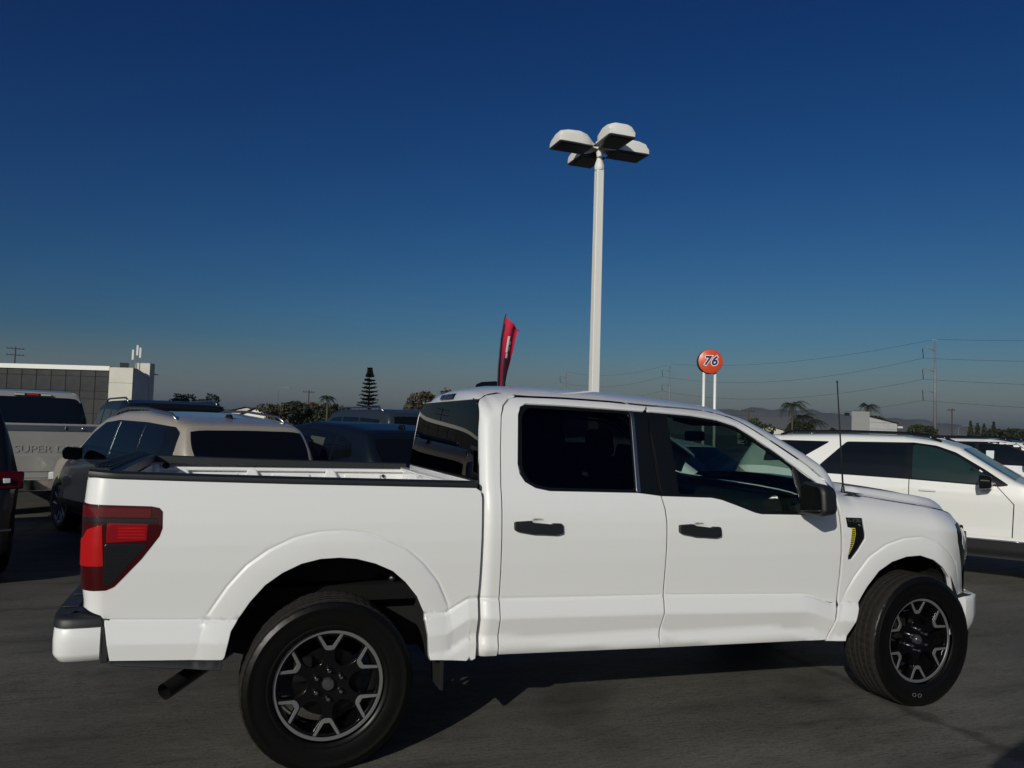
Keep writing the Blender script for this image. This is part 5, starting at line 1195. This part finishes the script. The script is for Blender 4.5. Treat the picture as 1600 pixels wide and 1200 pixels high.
gm = bpy.data.materials.new('worn_concrete'); gm.use_nodes = True; nt = gm.node_tree; b = nt.nodes['Principled BSDF']; b.inputs['Roughness'].default_value = .78; b.inputs['Specular IOR Level'].default_value = .35
tc = nt.nodes.new('ShaderNodeTexCoord')
def nz(scale, det, vec=None, rough=.55):
    n = nt.nodes.new('ShaderNodeTexNoise'); n.inputs['Scale'].default_value = scale; n.inputs['Detail'].default_value = det; n.inputs['Roughness'].default_value = rough
    nt.links.new(vec or tc.outputs['Object'], n.inputs['Vector']); return n.outputs['Fac']
def rmp(f, stops):
    r = nt.nodes.new('ShaderNodeValToRGB'); e = r.color_ramp.elements
    while len(e) < len(stops): e.new(.5)
    for q, (p, c) in zip(e, stops): q.position = p; q.color = (*c, 1)
    nt.links.new(f, r.inputs[0]); return r.outputs[0]
def mix(a, b_, f, mode='MULTIPLY'):
    m = nt.nodes.new('ShaderNodeMix'); m.data_type = 'RGBA'; m.blend_type = mode
    for k, v in ((0, f), (6, a), (7, b_)):
        if hasattr(v, 'links'): nt.links.new(v, m.inputs[k])
        else: m.inputs[k].default_value = v
    return m.outputs[2]
mp = nt.nodes.new('ShaderNodeMapping'); mp.inputs['Rotation'].default_value = (0, 0, rad(-22)); mp.inputs['Scale'].default_value = (.5, 2.6, 1); nt.links.new(tc.outputs['Object'], mp.inputs['Vector'])
base = rmp(nz(.35, 6), [(.28, (.060, .057, .050)), (.5, (.094, .090, .079)), (.74, (.142, .136, .120))])
st = rmp(nz(1.6, 8, mp.outputs[0], .65), [(.30, (.50, .49, .47)), (.44, (.90, .90, .90)), (.72, (1.18, 1.18, 1.17))])
sp_ = mix(rmp(nz(22, 5, mp.outputs[0], .6), [(.30, (.55, .55, .54)), (.46, (1, 1, 1)), (.74, (1.18, 1.18, 1.16))]), rmp(nz(55, 4), [(.28, (.62, .62, .61)), (.46, (1, 1, 1)), (.76, (1.22, 1.22, 1.2))]), 1)
gr_ = rmp(nz(170, 3), [(.25, (.72, .72, .72)), (.5, (1, 1, 1)), (.8, (1.2, 1.2, 1.2))])
stn = rmp(nz(.9, 4), [(.56, (1, 1, 1)), (.68, (.62, .60, .58))])
# dirt caught along the slab joint that runs out from under the front wheel, and a second one at the left
sxyz = nt.nodes.new('ShaderNodeSeparateXYZ'); nt.links.new(tc.outputs['Object'], sxyz.inputs[0])
def gm_(op, a, b_=None):
    n = nt.nodes.new('ShaderNodeMath'); n.operation = op
    for k, v in ((0, a), (1, b_)):
        if v is None: continue
        if hasattr(v, 'links'): nt.links.new(v, n.inputs[k])
        else: n.inputs[k].default_value = v
    return n.outputs[0]
wob = gm_('MULTIPLY', gm_('SUBTRACT', nz(2.2, 5), .5), .42); brk = nz(5.0, 5)
def joint(axis, pos, wd):
    dd = gm_('ABSOLUTE', gm_('SUBTRACT', gm_('ADD', sxyz.outputs[axis], wob), pos))
    return rmp(gm_('ADD', gm_('DIVIDE', dd, wd), gm_('MULTIPLY', gm_('SUBTRACT', brk, .5), 2.6)), [(.15, (.50, .49, .47)), (.75, (1, 1, 1))])
j1 = joint(0, 3.58, .12); j2 = joint(1, 2.95, .10); j3 = joint(0, -3.2, .12)
col = mix(mix(mix(mix(mix(mix(mix(base, st, 1), sp_, 1), gr_, 1), stn, .8), j1, .9), j2, .7), j3, .8)
nt.links.new(col, b.inputs['Base Color'])
bp_ = nt.nodes.new('ShaderNodeBump'); bp_.inputs['Strength'].default_value = .5; bp_.inputs['Distance'].default_value = .004; nt.links.new(nz(140, 4), bp_.inputs['Height']); nt.links.new(bp_.outputs[0], b.inputs['Normal'])
g = G(); g.add([(-3400, -3400, 0), (6400, -3400, 0), (6400, 6400, 0), (-3400, 6400, 0)], [(0, 1, 2, 3)])
go = g.build('ground', gm); tag(go, kind='structure')
hz = G().box((1500, 1500, 49.5), (9900, 9900, 101)).build('haze', bpy.data.materials.new('haze_air')); tag(hz, kind='stuff')
hm = bpy.data.materials['haze_air']; hm.use_nodes = True; nt = hm.node_tree
for n in list(nt.nodes): nt.nodes.remove(n)
o_ = nt.nodes.new('ShaderNodeOutputMaterial'); v_ = nt.nodes.new('ShaderNodeVolumePrincipled'); nt.links.new(v_.outputs[0], o_.inputs['Volume'])
v_.inputs['Color'].default_value = (.70, .75, .77, 1); v_.inputs['Density'].default_value = .00026; v_.inputs['Anisotropy'].default_value = .55
